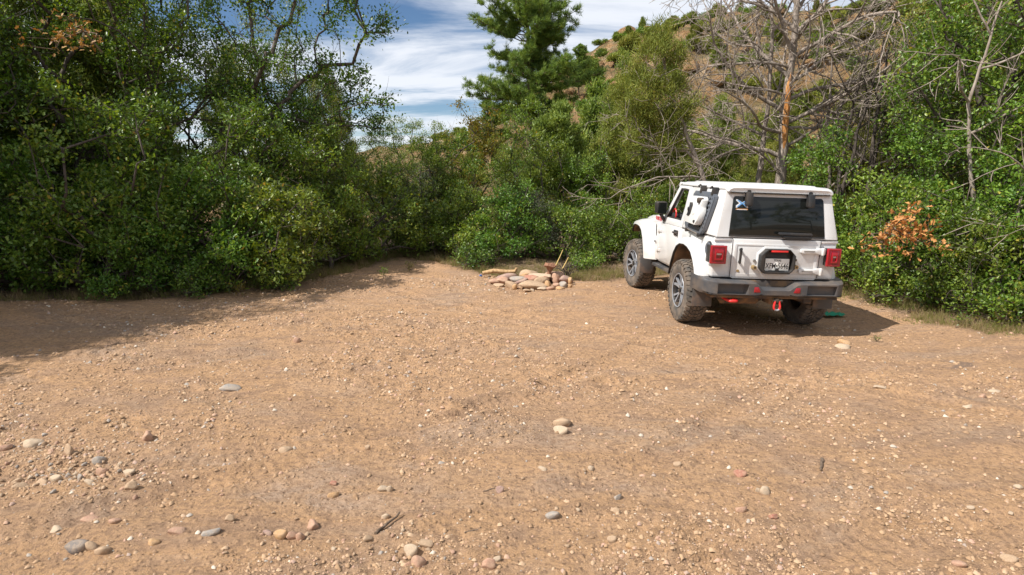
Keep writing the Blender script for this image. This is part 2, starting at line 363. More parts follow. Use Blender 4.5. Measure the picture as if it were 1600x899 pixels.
def hz(x, y, detail=True):
    x = np.asarray(x, float); y = np.asarray(y, float)
    z = 0.10 * fbm(x * 0.22, y * 0.22, 3, 1) * sstep(2, 6, np.hypot(x, y))
    if detail:
        n = fbm(x * 1.4, y * 1.4, 5, 5)
        near = np.exp(-((np.maximum(np.abs(x), 0) / 12) ** 4) - (y / 16) ** 4)
        cr_ = crumbly(x, y)
        z = z + near * (0.10 * n + (0.012 + 0.05 * cr_) * fbm(x * 7, y * 7, 3, 9) + 1.9 * rut(x, y))
        z = z + near * (.15 + 1.2 * cr_) * 0.034 * np.maximum(fbm(x * 16, y * 16, 2, 31), -0.2)
    # the car stands on ground that tilts gently down to the right
    k = np.exp(-((x - CARX) / 2.4) ** 4 - ((y - CARY - 1) / 2.6) ** 4)
    z = z * (1 - 0.75 * k) + k * (-CARROLL * (x - CARX + 0.8))
    z = z + 0.07 * sstep(5.2, 7.5, x) + 0.10 * sstep(-5.0, -8.0, x)
    z = z - 0.035 * np.maximum(y - 14, 0) * (1 - sstep(26, 30, y))
    # hill on the right, its foot behind the trees
    top = CAM_H + np.interp(x / YR, _a, _s) * YR
    t = np.clip((y - 25) / (YR - 25), 0, 1.0)
    prof = t ** 0.85
    hillz = np.maximum(top + 0.5, 0.3) * prof
    k2 = sstep(0.0, 0.18, t)
    rough = fbm(x * 0.13, y * 0.13, 5, 14) * 3.2 + np.abs(fbm(x * 0.4, y * 0.4, 5, 15)) * 3.4 + 1.0 * np.abs(fbm(x * 1.1, y * 1.1, 4, 18))
    big_ = np.clip(hillz / 6, 0, 1)
    z = z + (hillz + rough * k2 * big_ * (1 - 0.75 * sstep(0.86, 1.0, t)))
    z = z - np.maximum(y - YR - 3, 0) * 0.03 * sstep(YR, YR + 20, y) * (y < 400) - 12 * sstep(400, 420, y)
    return z
def gz(x, y): return float(hz(np.array([x]), np.array([y]))[0])

ys = [-60, -30, -14, -7, -3, -1, 0, 1, 1.8]; y = 2.2
while y < 13.5: ys.append(y); y += 0.018 + 0.0035 * (y - 2.2)
while y < 30: ys.append(y); y += 0.16 + 0.02 * (y - 13.5)
while y < 66: ys.append(y); y += 0.42
while y < 3000: ys.append(y); y *= 1.12
xs = [-2500, -1200, -600, -300, -160, -90, -60, -40, -30, -24, -19, -16, -14, -12.5, -11.2, -10, -9.3, -8.8]
x = -8.4
while x < 8.5: xs.append(x); x += 0.033
x = 8.8
while x < 64: xs.append(x); x += 0.2 + 0.018 * (x - 8.8)
xs += [70, 78, 90, 110, 150, 220, 350, 600, 1200, 2500]
xs, ys = np.array(xs), np.array(ys)
GX, GY = np.meshgrid(xs, ys)
GZ = hz(GX, GY)
ny, nx = GX.shape
idx = np.arange(ny * nx).reshape(ny, nx)
quads = np.stack([idx[:-1, :-1], idx[:-1, 1:], idx[1:, 1:], idx[1:, :-1]], -1)
V = np.stack([GX, GY, GZ], -1).reshape(-1, 3)
# where litter (under the trees) begins: distance outside the clearing outline
def clearing_edge(x, y):
    """positive outside the open dirt"""
    left = np.interp(y, [0, 3, 6, 8.8, 9.6, 10.6, 12.3, 14.2, 16], [-11, -10.5, -9.2, -8.2, -5.6, -4.2, -3.3, -2.6, -1.5])
    right = np.interp(y, [0, 3, 6.8, 7.4, 8.2, 9.4, 11, 12, 13], [11, 9.4, 7.2, 6.2, 5.6, 5.6, 5.2, 4.4, 3.6])
    return np.maximum(np.maximum(left - x, x - right), y - np.interp(x, [-4, -2.5, -1, 0, 1.5, 3, 4.5], [13.5, 14.2, 12.6, 11.4, 11.2, 11.8, 12.0]))
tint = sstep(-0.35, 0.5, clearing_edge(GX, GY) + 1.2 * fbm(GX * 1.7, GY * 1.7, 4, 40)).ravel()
split = int(np.searchsorted(ys, 25.0))
def sub_sheet(name, q, mat, tintv):
    q = q.reshape(-1, 4); u, inv = np.unique(q, return_inverse=True)
    return mesh_np(name, V[u], [inv.reshape(-1, 4)], mat, True, tintv[u])
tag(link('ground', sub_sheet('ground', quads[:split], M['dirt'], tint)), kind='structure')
hill_green = np.clip(0.55 + 1.2 * fbm(GX * 0.12, GY * 0.12, 3, 60), 0, 1).ravel()
tag(link('hill', sub_sheet('hill', quads[split:], M['hill'], hill_green)), kind='structure')
# far blue-green mountains that close the horizon
ang = np.linspace(-1.5, 1.5, 140); rr_ = np.array([900.0, 1000, 1250, 1500]); 
prof_ = (14 + 34 * np.clip(fbm(ang * 3.1, ang * 0 + 2, 4, 77) + 0.35, 0, 1))
VV = []
for j, (rad, k) in enumerate(zip(rr_, (-0.4, 0.45, 1.0, 0.6))):
    for a_, p_ in zip(ang, prof_): VV.append((math.sin(a_) * rad, math.cos(a_) * rad, p_ * k * (1 + 0.25 * float(fbm(a_ * 40, j * 3.0, 3, 5)))))
qi = np.arange(len(rr_) * len(ang)).reshape(len(rr_), -1)
tag(link('mountains', mesh_np('mountains', VV, [np.stack([qi[:-1, :-1], qi[:-1, 1:], qi[1:, 1:], qi[1:, :-1]], -1).reshape(-1, 4)], M['far_hill'], True)), kind='structure')
# ------------------------------------------------------------------ mesh builder for hard things
class MB:
    def __init__(s): s.v = []; s.f = []
    def add(s, V, F):
        o = len(s.v); s.v += [tuple(map(float, p)) for p in V]; s.f += [tuple(o + i for i in f) for f in F]; return s
    def box(s, x0, x1, y0, y1, z0, z1):
        return s.add([(x0, y0, z0), (x1, y0, z0), (x1, y1, z0), (x0, y1, z0), (x0, y0, z1), (x1, y0, z1), (x1, y1, z1), (x0, y1, z1)],
                     [(3, 2, 1, 0), (4, 5, 6, 7), (0, 1, 5, 4), (1, 2, 6, 5), (2, 3, 7, 6), (3, 0, 4, 7)])
    def prism(s, poly, ax, a, b, fn=None):
        """poly of 2-tuples extruded along axis 0/1/2 from a to b; fn remaps each final point"""
        def pt(p, t):
            q = {0: (t, p[0], p[1]), 1: (p[0], t, p[1]), 2: (p[0], p[1], t)}[ax]
            return fn(q) if fn else q
        n = len(poly); V = [pt(p, a) for p in poly] + [pt(p, b) for p in poly]
        F = [tuple(range(n - 1, -1, -1)), tuple(range(n, 2 * n))] + [(i, (i + 1) % n, n + (i + 1) % n, n + i) for i in range(n)]
        return s.add(V, F)
    def ring(s, outer, inner, ax, a, b, fn=None):
        """flat frame: outer and inner loops (same count) extruded"""
        def pt(p, t):
            q = {0: (t, p[0], p[1]), 1: (p[0], t, p[1]), 2: (p[0], p[1], t)}[ax]
            return fn(q) if fn else q
        n = len(outer)
        V = [pt(p, a) for p in outer] + [pt(p, a) for p in inner] + [pt(p, b) for p in outer] + [pt(p, b) for p in inner]
        F = []
        for i in range(n):
            j = (i + 1) % n
            F += [(i, n + i, n + j, j), (2 * n + i, 2 * n + j, 3 * n + j, 3 * n + i), (i, j, 2 * n + j, 2 * n + i), (n + i, 3 * n + i, 3 * n + j, n + j)]
        return s.add(V, F)
    def loft(s, rings, closed=True, caps=True):
        n = len(rings[0]); V = [p for r in rings for p in r]; F = []
        for k in range(len(rings) - 1):
            for i in range(n if closed else n - 1):
                j = (i + 1) % n; F.append((k * n + i, k * n + j, (k + 1) * n + j, (k + 1) * n + i))
        if caps and closed: F += [tuple(range(n - 1, -1, -1)), tuple((len(rings) - 1) * n + i for i in range(n))]
        return s.add(V, F)
    def rev(s, prof, ax, n=48, c=(0, 0, 0), caps=True):
        """profile of (along axis, radius) revolved"""
        rings = []
        for t, r in prof:
            ring = []
            for k in range(n):
                a = 2 * math.pi * k / n; p, q = r * math.cos(a), r * math.sin(a)
                ring.append({0: (t, p, q), 1: (q, t, p), 2: (p, q, t)}[ax])
            rings.append([(c[0] + x, c[1] + y, c[2] + z) for x, y, z in ring])
        return s.loft(rings, True, caps)
    def cyl(s, p, q, r, r2=None, n=12):
        return s.tube([p, q], [r, r if r2 is None else r2], n)
    def tube(s, pts, rad, n=8, caps=True):
        pts = [Vector(p) for p in pts]
        if isinstance(rad, (int, float)): rad = [rad] * len(pts)
        rings = []; up = None
        for i, p in enumerate(pts):
            d = (pts[min(i + 1, len(pts) - 1)] - pts[max(i - 1, 0)]).normalized()
            if up is None: up = Vector((0, 0, 1)) if abs(d.z) < .9 else Vector((1, 0, 0))
            a = d.cross(up).normalized(); b2 = a.cross(d).normalized(); up = b2
            rings.append([tuple(p + (a * math.cos(2 * math.pi * k / n) + b2 * math.sin(2 * math.pi * k / n)) * rad[i]) for k in range(n)])
        return s.loft(rings, True, caps)
    def build(s, name, mat, parent=None, bevel=0.0, smooth=True, seg=2, loc=(0, 0, 0), rot=(0, 0, 0), angle=35):
        me = bpy.data.meshes.new(name); me.from_pydata(s.v, [], s.f)
        bm = bmesh.new(); bm.from_mesh(me); bmesh.ops.recalc_face_normals(bm, faces=bm.faces)
        if bevel > 0:
            ed = [e for e in bm.edges if len(e.link_faces) == 2 and e.calc_face_angle(0) > math.radians(angle)]
            bmesh.ops.bevel(bm, geom=ed, offset=bevel, segments=seg, profile=0.5, affect='EDGES', clamp_overlap=True)
        for f in bm.faces: f.smooth = smooth
        if smooth:
            for e in bm.edges:
                if len(e.link_faces) == 2 and e.calc_face_angle(0) > math.radians(40): e.smooth = False
        bm.to_mesh(me); bm.free()
        me.materials.append(mat)
        return link(name, me, parent, loc, rot)

def text_obj(name, body, size, mat, parent, loc, rot, ext=0.0008, sx=1.0, align='CENTER', bold=0.0):
    cu = bpy.data.curves.new(name, 'FONT'); cu.body = body; cu.size = size; cu.extrude = ext; cu.align_x = align; cu.align_y = 'CENTER'; cu.offset = bold
    cu.resolution_u = 3
    t = bpy.data.objects.new(name, cu); COL.objects.link(t)
    bpy.context.view_layer.update()
    me = bpy.data.meshes.new_from_object(t.evaluated_get(bpy.context.evaluated_depsgraph_get()))
    bpy.data.objects.remove(t); bpy.data.curves.remove(cu)
    me.name = name; me.materials.clear(); me.materials.append(mat)
    return link(name, me, parent, loc, rot, (sx, 1, 1))

# ------------------------------------------------------------------ the white off-road car
car = empty('off_road_car', (CARX, CARY, -CARROLL * 0.8), (0, CARROLL, CARYAW))
tag(car, 'white two-door off-road car with a rack and water can on its side window', 'car')
W = M['white']
def tumble(q):  # side leans inward above the belt
    x, y, z = q
    if z > 1.215:
        k = (z - 1.215) * 0.215
        x = x - k if x > 0 else x + k
    return (x, y, z)
RW = 0.42
def arc(cy, cz, r, a0, a1, n):
    return [(cy + r * math.cos(math.radians(a0 + (a1 - a0) * i / (n - 1))), cz + r * math.sin(math.radians(a0 + (a1 - a0) * i / (n - 1)))) for i in range(n)]
# --- lower body (tub) with both wheel arches
prof = [(-0.685, 0.72), (-0.685, 1.17), (-0.665, 1.21), (1.50, 1.215), (1.50, 0.60), (0.60, 0.60)] + [(0.52, 0.66), (0.46, 0.86), (0.33, 1.0), (0.15, 1.06), (-0.10, 1.06), (-0.30, 0.99), (-0.42, 0.86), (-0.50, 0.72)]
mb = MB().prism(prof, 0, -0.80, 0.80)
body = mb.build('body', W, car, 0.028, seg=3)
# engine bay sides behind the front flares, hood and cowl
mb = MB()
mb.prism([(1.49, 0.62), (1.49, 1.215), (1.75, 1.21), (3.02, 1.10), (3.02, 0.80), (2.95, 0.74), (2.88, 0.95), (2.6, 1.03), (2.2, 1.03), (1.98, 0.90), (1.88, 0.62)], 0, -0.62, 0.62)
mb.prism([(1.495, 0.62), (1.495, 1.205), (1.95, 1.20), (1.95, 0.9), (1.80, 0.62)], 0, -0.795, 0.795)
mb.build('front_fender_side', W, car, 0.015)
hood = []
for y, hw, zt in ((1.46, .675, 1.285), (1.75, .67, 1.30), (2.2, .64, 1.285), (2.6, .61, 1.255), (2.9, .585, 1.21), (3.0, .575, 1.16)):
    zb = zt - 0.115
    hood.append([(-hw, y, zb), (-hw, y, zt - .035), (-hw + .035, y, zt - .006), (-hw * .45, y, zt + .012), (-hw * .36, y, zt + .03), (0, y, zt + .034), (hw * .36, y, zt + .03), (hw * .45, y, zt + .012), (hw - .035, y, zt - .006), (hw, y, zt - .035), (hw, y, zb)])
MB().loft(hood).build('hood', W, car, 0.0)
MB().prism([(1.46, 1.19), (1.46, 1.285), (1.30, 1.29), (1.30, 1.19)], 0, -0.70, 0.70).build('cowl', M['black_plastic'], car, .01)
# --- flares
def flare(name, upper, lip, xin, xout, sgn, taper=None):
    tp = taper or (lambda y: 0.0)
    rings = []
    def ringat(poly, x, dz=0): return [(sgn * (x - tp(y)), y, z + dz) for y, z in poly]
    mid = [((a[0] * .35 + b[0] * .65), (a[1] * .55 + b[1] * .45)) for a, b in zip(upper, lip)]
    up2 = [((a[0] * .8 + b[0] * .2), (a[1] * .86 + b[1] * .14)) for a, b in zip(upper, lip)]
    lip2 = [((a[0] * .08 + b[0] * .92), (a[1] * .1 + b[1] * .90)) for a, b in zip(upper, lip)]
    rings = [ringat(upper, xin - .02), ringat(upper, xin + .01), ringat(up2, xin + .6 * (xout - xin)), ringat(mid, xout - .012), ringat(lip2, xout)]
    o = MB().loft(rings, closed=False, caps=False)
    o.loft([ringat(lip2, xout), ringat(lip2, xin - .02)], closed=False, caps=False)
    f = o.build(name, W, car, 0)
    t = MB()
    rin = [(sgn * (xout + .004 - tp(y)), y, z) for y, z in lip2]; rin2 = [(sgn * (xout + .004 - tp(y)), y, z) for y, z in lip]
    rin3 = [(sgn * (xin - .25 - tp(y)), y, z) for y, z in lip]; rin0 = [(sgn * (xout - .03 - tp(y)), y, z) for y, z in lip2]
    t.loft([rin0, rin, rin2, [(sgn * (xout - .03 - tp(y)), y, z) for y, z in lip]], closed=False, caps=False).build('flare_trim', M['black_plastic'], f, 0)
    MB().loft([[(sgn * (xout - .03 - tp(y)), y, z + .002) for y, z in lip], rin3], closed=False, caps=False).build('arch_liner', M['archdirt'], f, 0)
    return f
r_up = [(.60, .60), (.55, .78), (.46, .97), (.34, 1.08), (.18, 1.125), (-.02, 1.135), (-.20, 1.115), (-.38, 1.05), (-.50, .93), (-.565, .80), (-.585, .715)]
r_lip = [(.50, .56), (.45, .72), (.36, .88), (.26, .98), (.13, 1.03), (-.02, 1.04), (-.16, 1.02), (-.29, .975), (-.39, .89), (-.46, .80), (-.505, .70)]
f_up = [(1.62, .60), (1.66, .80), (1.72, .99), (1.82, 1.13), (1.98, 1.195), (2.2, 1.21), (2.5, 1.20), (2.76, 1.165), (2.90, 1.12), (2.98, 1.05), (3.0, .97)]
f_lip = [(1.83, .60), (1.90, .76), (1.98, .91), (2.08, 1.02), (2.2, 1.075), (2.35, 1.09), (2.52, 1.085), (2.66, 1.065), (2.78, 1.03), (2.86, .985), (2.90, .93)]
tp = lambda y: 0.10 * max(0, (y - 2.3) / .75) ** 1.4
for sg in (-1, 1):
    flare('rear_flare', r_up, r_lip, .80, .945, sg)
    flare('front_flare', f_up, f_lip, .62 if False else .66, .945, sg, tp)
# --- underbody
mb = MB().box(-.50, .50, -.60, 3.0, .46, .74).box(-.52, -.42, -.72, 3.05, .42, .56).box(.42, .52, -.72, 3.05, .42, .56)
mb.box(-.60, .60, .70, 1.75, .46, .60)
mb.build('chassis', M['dirtymetal'], car, .01)
MB().cyl((-.66, 0, RW), (.66, 0, RW), .045).rev([(-.12, .05), (-.10, .12), (0, .15), (.08, .13), (.12, .05)], 1, 18, (.10, 0, RW)).build('rear_axle', M['dirtymetal'], car)
MB().cyl((-.66, 2.46, RW), (.66, 2.46, RW), .045).rev([(-.10, .05), (0, .13), (.10, .05)], 1, 18, (-.2, 2.46, RW)).build('front_axle', M['dirtymetal'], car)
sp = []
for k in range(73):
    a = k / 72 * 6 * 2 * math.pi; sp.append((.46 + .06 * math.cos(a), .02 + .06 * math.sin(a), .46 + .30 * k / 72))
for sx_ in (1, -1):
    MB().tube([(sx_ * p[0], p[1], p[2]) for p in sp], .009, 6).build('coil_spring', M['dirtymetal'], car)
    MB().cyl((sx_ * .58, -.10, .36), (sx_ * .56, -.06, .80), .028).build('shock_absorber', M['bare_wood'] if False else M['dirtymetal'], car)
MB().rev([(-.62, .05), (-.58, .095), (-.14, .095), (-.10, .05)], 0, 18, (0, -.58, .47)).build('muffler', M['dirtymetal'], car)
# --- windshield frame, doors, hard top
def side_poly(zs):  # helper: interpolate y along raked A pillar
    return zs
for sg in (-1, 1):
    X = sg * 0.80
    # door lower panel, proud of the tub
    d = MB().prism([(.50, .66), (.50, 1.215), (1.47, 1.215), (1.47, .70), (1.40, .63), (.56, .63)], 0, sg * .79, sg * .812).build('door', W, car, .012)
    # window frame
    outer = [(.50, 1.218), (.50, 1.50), (.54, 1.79), (.85, 1.80), (1.05, 1.80), (1.25, 1.50), (1.455, 1.218), (.95, 1.218)]
    inner = [(.605, 1.31), (.60, 1.50), (.63, 1.745), (.80, 1.755), (.97, 1.755), (1.14, 1.50), (1.285, 1.31), (.95, 1.31)]
    MB().ring(outer, inner, 0, sg * .765, sg * .808, tumble).build('window_frame', W, d, .008)
    rim_o = [(y, z) for y, z in inner]; cy_, cz_ = .93, 1.53
    rim_i = [(cy_ + (y - cy_) * .94, cz_ + (z - cz_) * .92) for y, z in inner]
    MB().ring(rim_o, rim_i, 0, sg * .77, sg * .800, tumble).build('window_seal', M['black_plastic'], d)
    h = MB().box(sg * .812 - .012, sg * .812 + .012, .60, .78, 1.085, 1.165).build('handle_cup', M['black_plastic'], d, .01)
    MB().tube([(sg * .822, .77, 1.125), (sg * .845, .74, 1.13), (sg * .848, .66, 1.13), (sg * .825, .61, 1.125)], .014, 8).cyl((sg * .82, .615, 1.10), (sg * .835, .615, 1.10), .016).build('door_handle', M['black_plastic'], d)
    for zc_ in (1.095, .79):
        MB().box(sg * .80, sg * .832, 1.36, 1.46, zc_ - .025, zc_ + .025).cyl((sg * .832, 1.478, zc_ - .045), (sg * .832, 1.478, zc_ + .045), .018).box(sg * .80, sg * .83, 1.49, 1.56, zc_ - .03, zc_ + .03).build('hinge', W, d, .005)
    # A pillar and hard-top side
    MB().prism([(1.06, 1.80), (.97, 1.83), (1.08, 1.84), (1.49, 1.23), (1.46, 1.20)], 0, sg * .70, sg * .79, tumble).build('windshield_pillar', W, car, .008)
    top_side = [(.485, 1.222), (.485, 1.50), (.525, 1.80), (-.60, 1.80), (-.615, 1.70), (-.69, 1.222)]
    MB().prism(top_side, 0, sg * .74, sg * .802, tumble).build('hard_top_side', W, car, .014, seg=3)
    MB().prism([(.30, 1.29), (.29, 1.69), (.26, 1.72), (-.36, 1.72), (-.41, 1.67), (-.385, 1.32), (-.35, 1.28), (.26, 1.27)], 0, sg * .795, sg * .8055, tumble).build('quarter_window', M['glass'], car, 0)
    MB().box(sg * .60, sg * .815, .64, 1.80, .50, .555).box(sg * .55, sg * .62, .8, .9, .5, .55).build('rock_rail', M['bumper'], car, .012)
    # mirror
    mi = MB().prism([(sg * .81, 1.37), (sg * .805, 1.52), (sg * .825, 1.545), (sg * .955, 1.54), (sg * .972, 1.515), (sg * .966, 1.38), (sg * .95, 1.36), (sg * .83, 1.355)], 1, 1.20, 1.33)
    mi = mi.build('side_mirror', M['black_plastic'], car, .012)
    MB().box(min(sg * .825, sg * .95), max(sg * .825, sg * .95), 1.1965, 1.1995, 1.365, 1.525).build('mirror_glass', M['glass'], mi)
    MB().tube([(sg * .79, 1.34, 1.25), (sg * .83, 1.30, 1.29), (sg * .88, 1.27, 1.355)], .026, 8).build('mirror_arm', M['black_plastic'], mi)
    # fender vent and badge
    MB().prism([(1.66, .98), (1.68, 1.14), (1.72, 1.17), (1.70, 1.0)], 0, sg * .793, sg * .801).build('fender_vent', M['black_plastic'], car, .003)
    # wheelhouse
    MB().prism([(-.56, .60), (-.50, 1.0), (-.3, 1.08), (.3, 1.08), (.56, 1.0), (.64, .60)], 0, sg * .50, sg * .56).build('wheelhouse', M['archdirt'], car)
    MB().prism([(1.85, .60), (1.95, 1.0), (2.2, 1.10), (2.75, 1.06), (2.95, .95), (3.0, .60)], 0, sg * .50, sg * .56).build('wheelhouse', M['archdirt'], car)
MB().prism([(.98, 1.83), (1.07, 1.845), (1.11, 1.78), (1.06, 1.77)], 0, -.685, .685).build('windshield_header', W, car, .006)
MB().prism([(1.44, 1.235), (1.08, 1.775), (1.09, 1.78), (1.45, 1.24)], 0, -.695, .695, tumble).build('windshield', M['clear_glass'], car)
# roof with shallow lengthwise ribs
def roof_ring(y, zt, hw, zb, rib=1.0):
    hw *= .972
    pts = [(-hw, y, zb), (-hw - .002, y, zt - .045), (-hw + .02, y, zt - .018), (-hw + .06, y, zt - .004)]
    for xc in (-.45, -.225, 0, .225, .45):
        s_ = hw / .70
        for dx, dz in ((-.055, 0), (-.04, .012), (.04, .012), (.055, 0)): pts.append(((xc + dx) * s_, y, zt + dz * rib))
    pts += [(hw - .06, y, zt - .004), (hw - .02, y, zt - .018), (hw + .002, y, zt - .045), (hw, y, zb)]
    return pts
rings = [roof_ring(-.655, 1.79, .655, 1.765, 0), roof_ring(-.668, 1.812, .668, 1.765, 0), roof_ring(-.652, 1.835, .68, 1.765, 0), roof_ring(-.60, 1.847, .69, 1.79, 0), roof_ring(-.56, 1.849, .69, 1.79), roof_ring(-.3, 1.853, .695, 1.792), roof_ring(.5, 1.860, .695, 1.80), roof_ring(.92, 1.858, .69, 1.80), roof_ring(1.04, 1.846, .68, 1.81), roof_ring(1.075, 1.826, .67, 1.80)]
MB().loft(rings).build('roof', W, car, 0)
# seam strips (rubber) under the roof
MB().box(-.682, .682, .50, .512, 1.80, 1.806).box(-.682, -.674, -.55, 1.12, 1.795, 1.803).box(.674, .682, -.55, 1.12, 1.795, 1.803).build('roof_seal', M['black_plastic'], car)
# rear wall of hard top: a frame round the glass, leaning forward
def lean(q):
    x, y, z = q; return (x, y + (z - 1.215) * .145, z)
ro = [(-.785, 1.216), (-.68, 1.77), (-.66, 1.80), (.66, 1.80), (.68, 1.77), (.785, 1.216), (.3, 1.216), (-.3, 1.216)]
ri = [(-.622, 1.232), (-.578, 1.69), (-.558, 1.71), (.555, 1.71), (.575, 1.69), (.615, 1.232), (.3, 1.232), (-.3, 1.232)]
MB().ring(ro, ri, 1, -.698, -.62, lean).build('hard_top_rear', W, car, .018, seg=3)
gl = MB().prism(ri, 1, -.704, -.69, lean).build('rear_window', M['glass'], car, .003)
MB().prism([(-.618, 1.232), (-.616, 1.25), (.609, 1.25), (.611, 1.232)], 1, -.709, -.7045, lean).build('window_seal', M['black_plastic'], gl)
for sx_ in (-.40, .39):
    MB().prism([(sx_ - .045, 1.63), (sx_ - .04, 1.60), (sx_ + .035, 1.60), (sx_ + .045, 1.64), (sx_ + .04, 1.765), (sx_ - .04, 1.765)], 1, -.775, -.70, lean).prism([(sx_ - .03, 1.74), (sx_ + .03, 1.74), (sx_ + .03, 1.80), (sx_ - .03, 1.80)], 1, -.74, -.69, lean).build('glass_hinge', M['black_plastic'], gl, .012)
# wiper
wp = MB().prism([(-.02, 1.285), (.0, 1.30), (.40, 1.295), (.42, 1.275), (.40, 1.262), (0, 1.265)], 1, -.765, -.735, lean).build('rear_wiper', M['black_plastic'], car, .006)
MB().prism([(.06, 1.235), (.04, 1.262), (.39, 1.268), (.42, 1.25), (.40, 1.215), (.12, 1.215)], 1, -.755, -.712, lean).build('wiper_motor_cover', M['black_plastic'], wp, .012)
# sticker, top left of the rear glass: a blue X on white over an orange line
stk = MB().prism([(-.555, 1.545), (-.555, 1.672), (-.40, 1.672), (-.40, 1.545)], 1, -.7065, -.7045, lean)
stk = MB().prism([(-.535, 1.55), (-.535, 1.562), (-.41, 1.562), (-.41, 1.55)], 1, -.7065, -.7045, lean).prism([(-.55, 1.575), (-.535, 1.575), (-.47, 1.622), (-.41, 1.575), (-.395, 1.575), (-.395, 1.60), (-.435, 1.63), (-.395, 1.66), (-.395, 1.675), (-.41, 1.675), (-.472, 1.64), (-.535, 1.675), (-.55, 1.675), (-.55, 1.66), (-.51, 1.63), (-.55, 1.60)], 1, -.7065, -.7045, lean).build('window_sticker', M['paper'], gl)
stk['label'] = 'white and blue X sticker with an orange line below'
MB().prism([(-.54, 1.585), (-.525, 1.585), (-.472, 1.624), (-.42, 1.585), (-.405, 1.585), (-.455, 1.63), (-.405, 1.666), (-.425, 1.666), (-.472, 1.636), (-.52, 1.666), (-.54, 1.666), (-.49, 1.63)], 1, -.7080, -.7068, lean).build('emblem', M['blue_ink'], stk)
MB().box(-.55, -.395, -.6570, -.6560, 1.5505, 1.5650).build('orange_line', M['orange_ink'], stk)
# --- tailgate
gate = MB().prism([(-.555, .735), (-.565, 1.205), (.565, 1.205), (.565, 1.10), (.555, .735), (.53, .715), (-.53, .715)], 1, -.712, -.68).build('tailgate', W, car, .010)
# pressed-in fields of the gate: raised border panels around them
MB().ring([(-.54, .74), (-.54, 1.15), (.54, 1.15), (.54, .74)], [(-.50, .78), (-.50, 1.125), (.50, 1.125), (.50, .78)], 1, -.717, -.711).build('pressed_border', W, gate, .0025)
MB().box(-.80, -.575, -.6955, -.68, 1.172, 1.208).build('corner_ledge', W, car, .006)
MB().box(.575, .80, -.6955, -.68, 1.172, 1.208).build('corner_ledge', W, car, .006)
# plate carrier
octo = lambda l, r, b_, t, c: [(l + c, b_), (l, b_ + c), (l, t - c * 1.3), (l + c * 1.3, t), (r - c * 1.3, t), (r, t - c * 1.3), (r, b_ + c), (r - c, b_)]
MB().prism(octo(-.243, .232, .790, 1.122, .070), 1, -.728, -.70).build('carrier_base', W, gate, .008)
car_ = MB().ring(octo(-.226, .212, .798, 1.098, .060), octo(-.178, .184, .822, 1.084, .034), 1, -.808, -.728).prism(octo(-.178, .184, .822, 1.084, .034), 1, -.742, -.728).build('plate_carrier', M['black_plastic'], gate, .006)
MB().box(-.105, .105, -.811, -.77, 1.062, 1.084).build('third_brake_light', M['bright_red'], car_, .003)
pl = MB().box(-.150, .155, -.764, -.760, .828, .980).build('licence_plate', M['plate_white'], car_, .0012)
rx = (math.pi / 2, 0, 0)
text_obj('plate_number', 'XFM\u20225646', .092, M['black_ink'], pl, (.003, -.7648, .888), rx, sx=.74, bold=.0005)
text_obj('plate_state', 'TEXAS', .034, M['black_ink'], pl, (.003, -.7648, .958), rx, sx=.95, bold=.0006)
MB().box(-.10, .10, -.782, -.765, .822, .836).cyl((0, -.79, .845), (0, -.765, .845), .02).build('plate_bracket', M['black_plastic'], car_)
for bx_, bz_, r_, mt in ((-.272, .945, .015, 'steel'), (-.276, .862, .024, 'brass'), (.254, .965, .015, 'rimdark'), (.256, .880, .024, 'brass')):
    s_ = MB().rev([(-.77 if r_ > .02 else -.735, r_ * .5), (-.77 if r_ > .02 else -.735, r_), (-.712, r_ * 1.15)], 1, 16, (bx_, 0, bz_)).build('stud', M[mt], gate)
    if r_ > .02: MB().rev([(-.7715, r_ * .55), (-.7702, r_ * .55)], 1, 12, (bx_, 0, bz_)).build('stud_bore', M['rimdark'], s_)
MB().cyl((-.467, -.718, .812), (-.467, -.712, .812), .017).build('lock_cover', M['brass'], gate)
# gate handle with cup
hd = MB().prism([(-.480, .905), (-.482, 1.085), (-.474, 1.10), (-.454, 1.10), (-.448, 1.085), (-.453, .905)], 1, -.760, -.742).box(-.474, -.456, -.77, -.712, 1.06, 1.09).box(-.474, -.456, -.77, -.712, .91, .94).build('gate_handle', M['black_plastic'], gate, .005)
# gate hinges
for zt, dz in ((1.078, 0), (.830, 0)):
    z0 = zt
    hpoly = [(.30, z0 - .018), (.30, z0 + .018), (.32, z0 + .030), (.49, z0 + .022), (.53, z0 + .036), (.59, z0 + .042), (.612, z0 + .036), (.612, z0 - .036), (.59, z0 - .042), (.53, z0 - .036), (.49, z0 - .022), (.32, z0 - .030)]
    hg = MB().prism(hpoly, 1, -.752, -.712).cyl((.575, -.760, z0 - .046), (.575, -.760, z0 + .046), .017).build('gate_hinge', W, gate, .005)
    MB().box(.335, .475, -.7555, -.7525, z0 - .007, z0 + .007).build('hinge_slot', M['steel'], hg, .001)
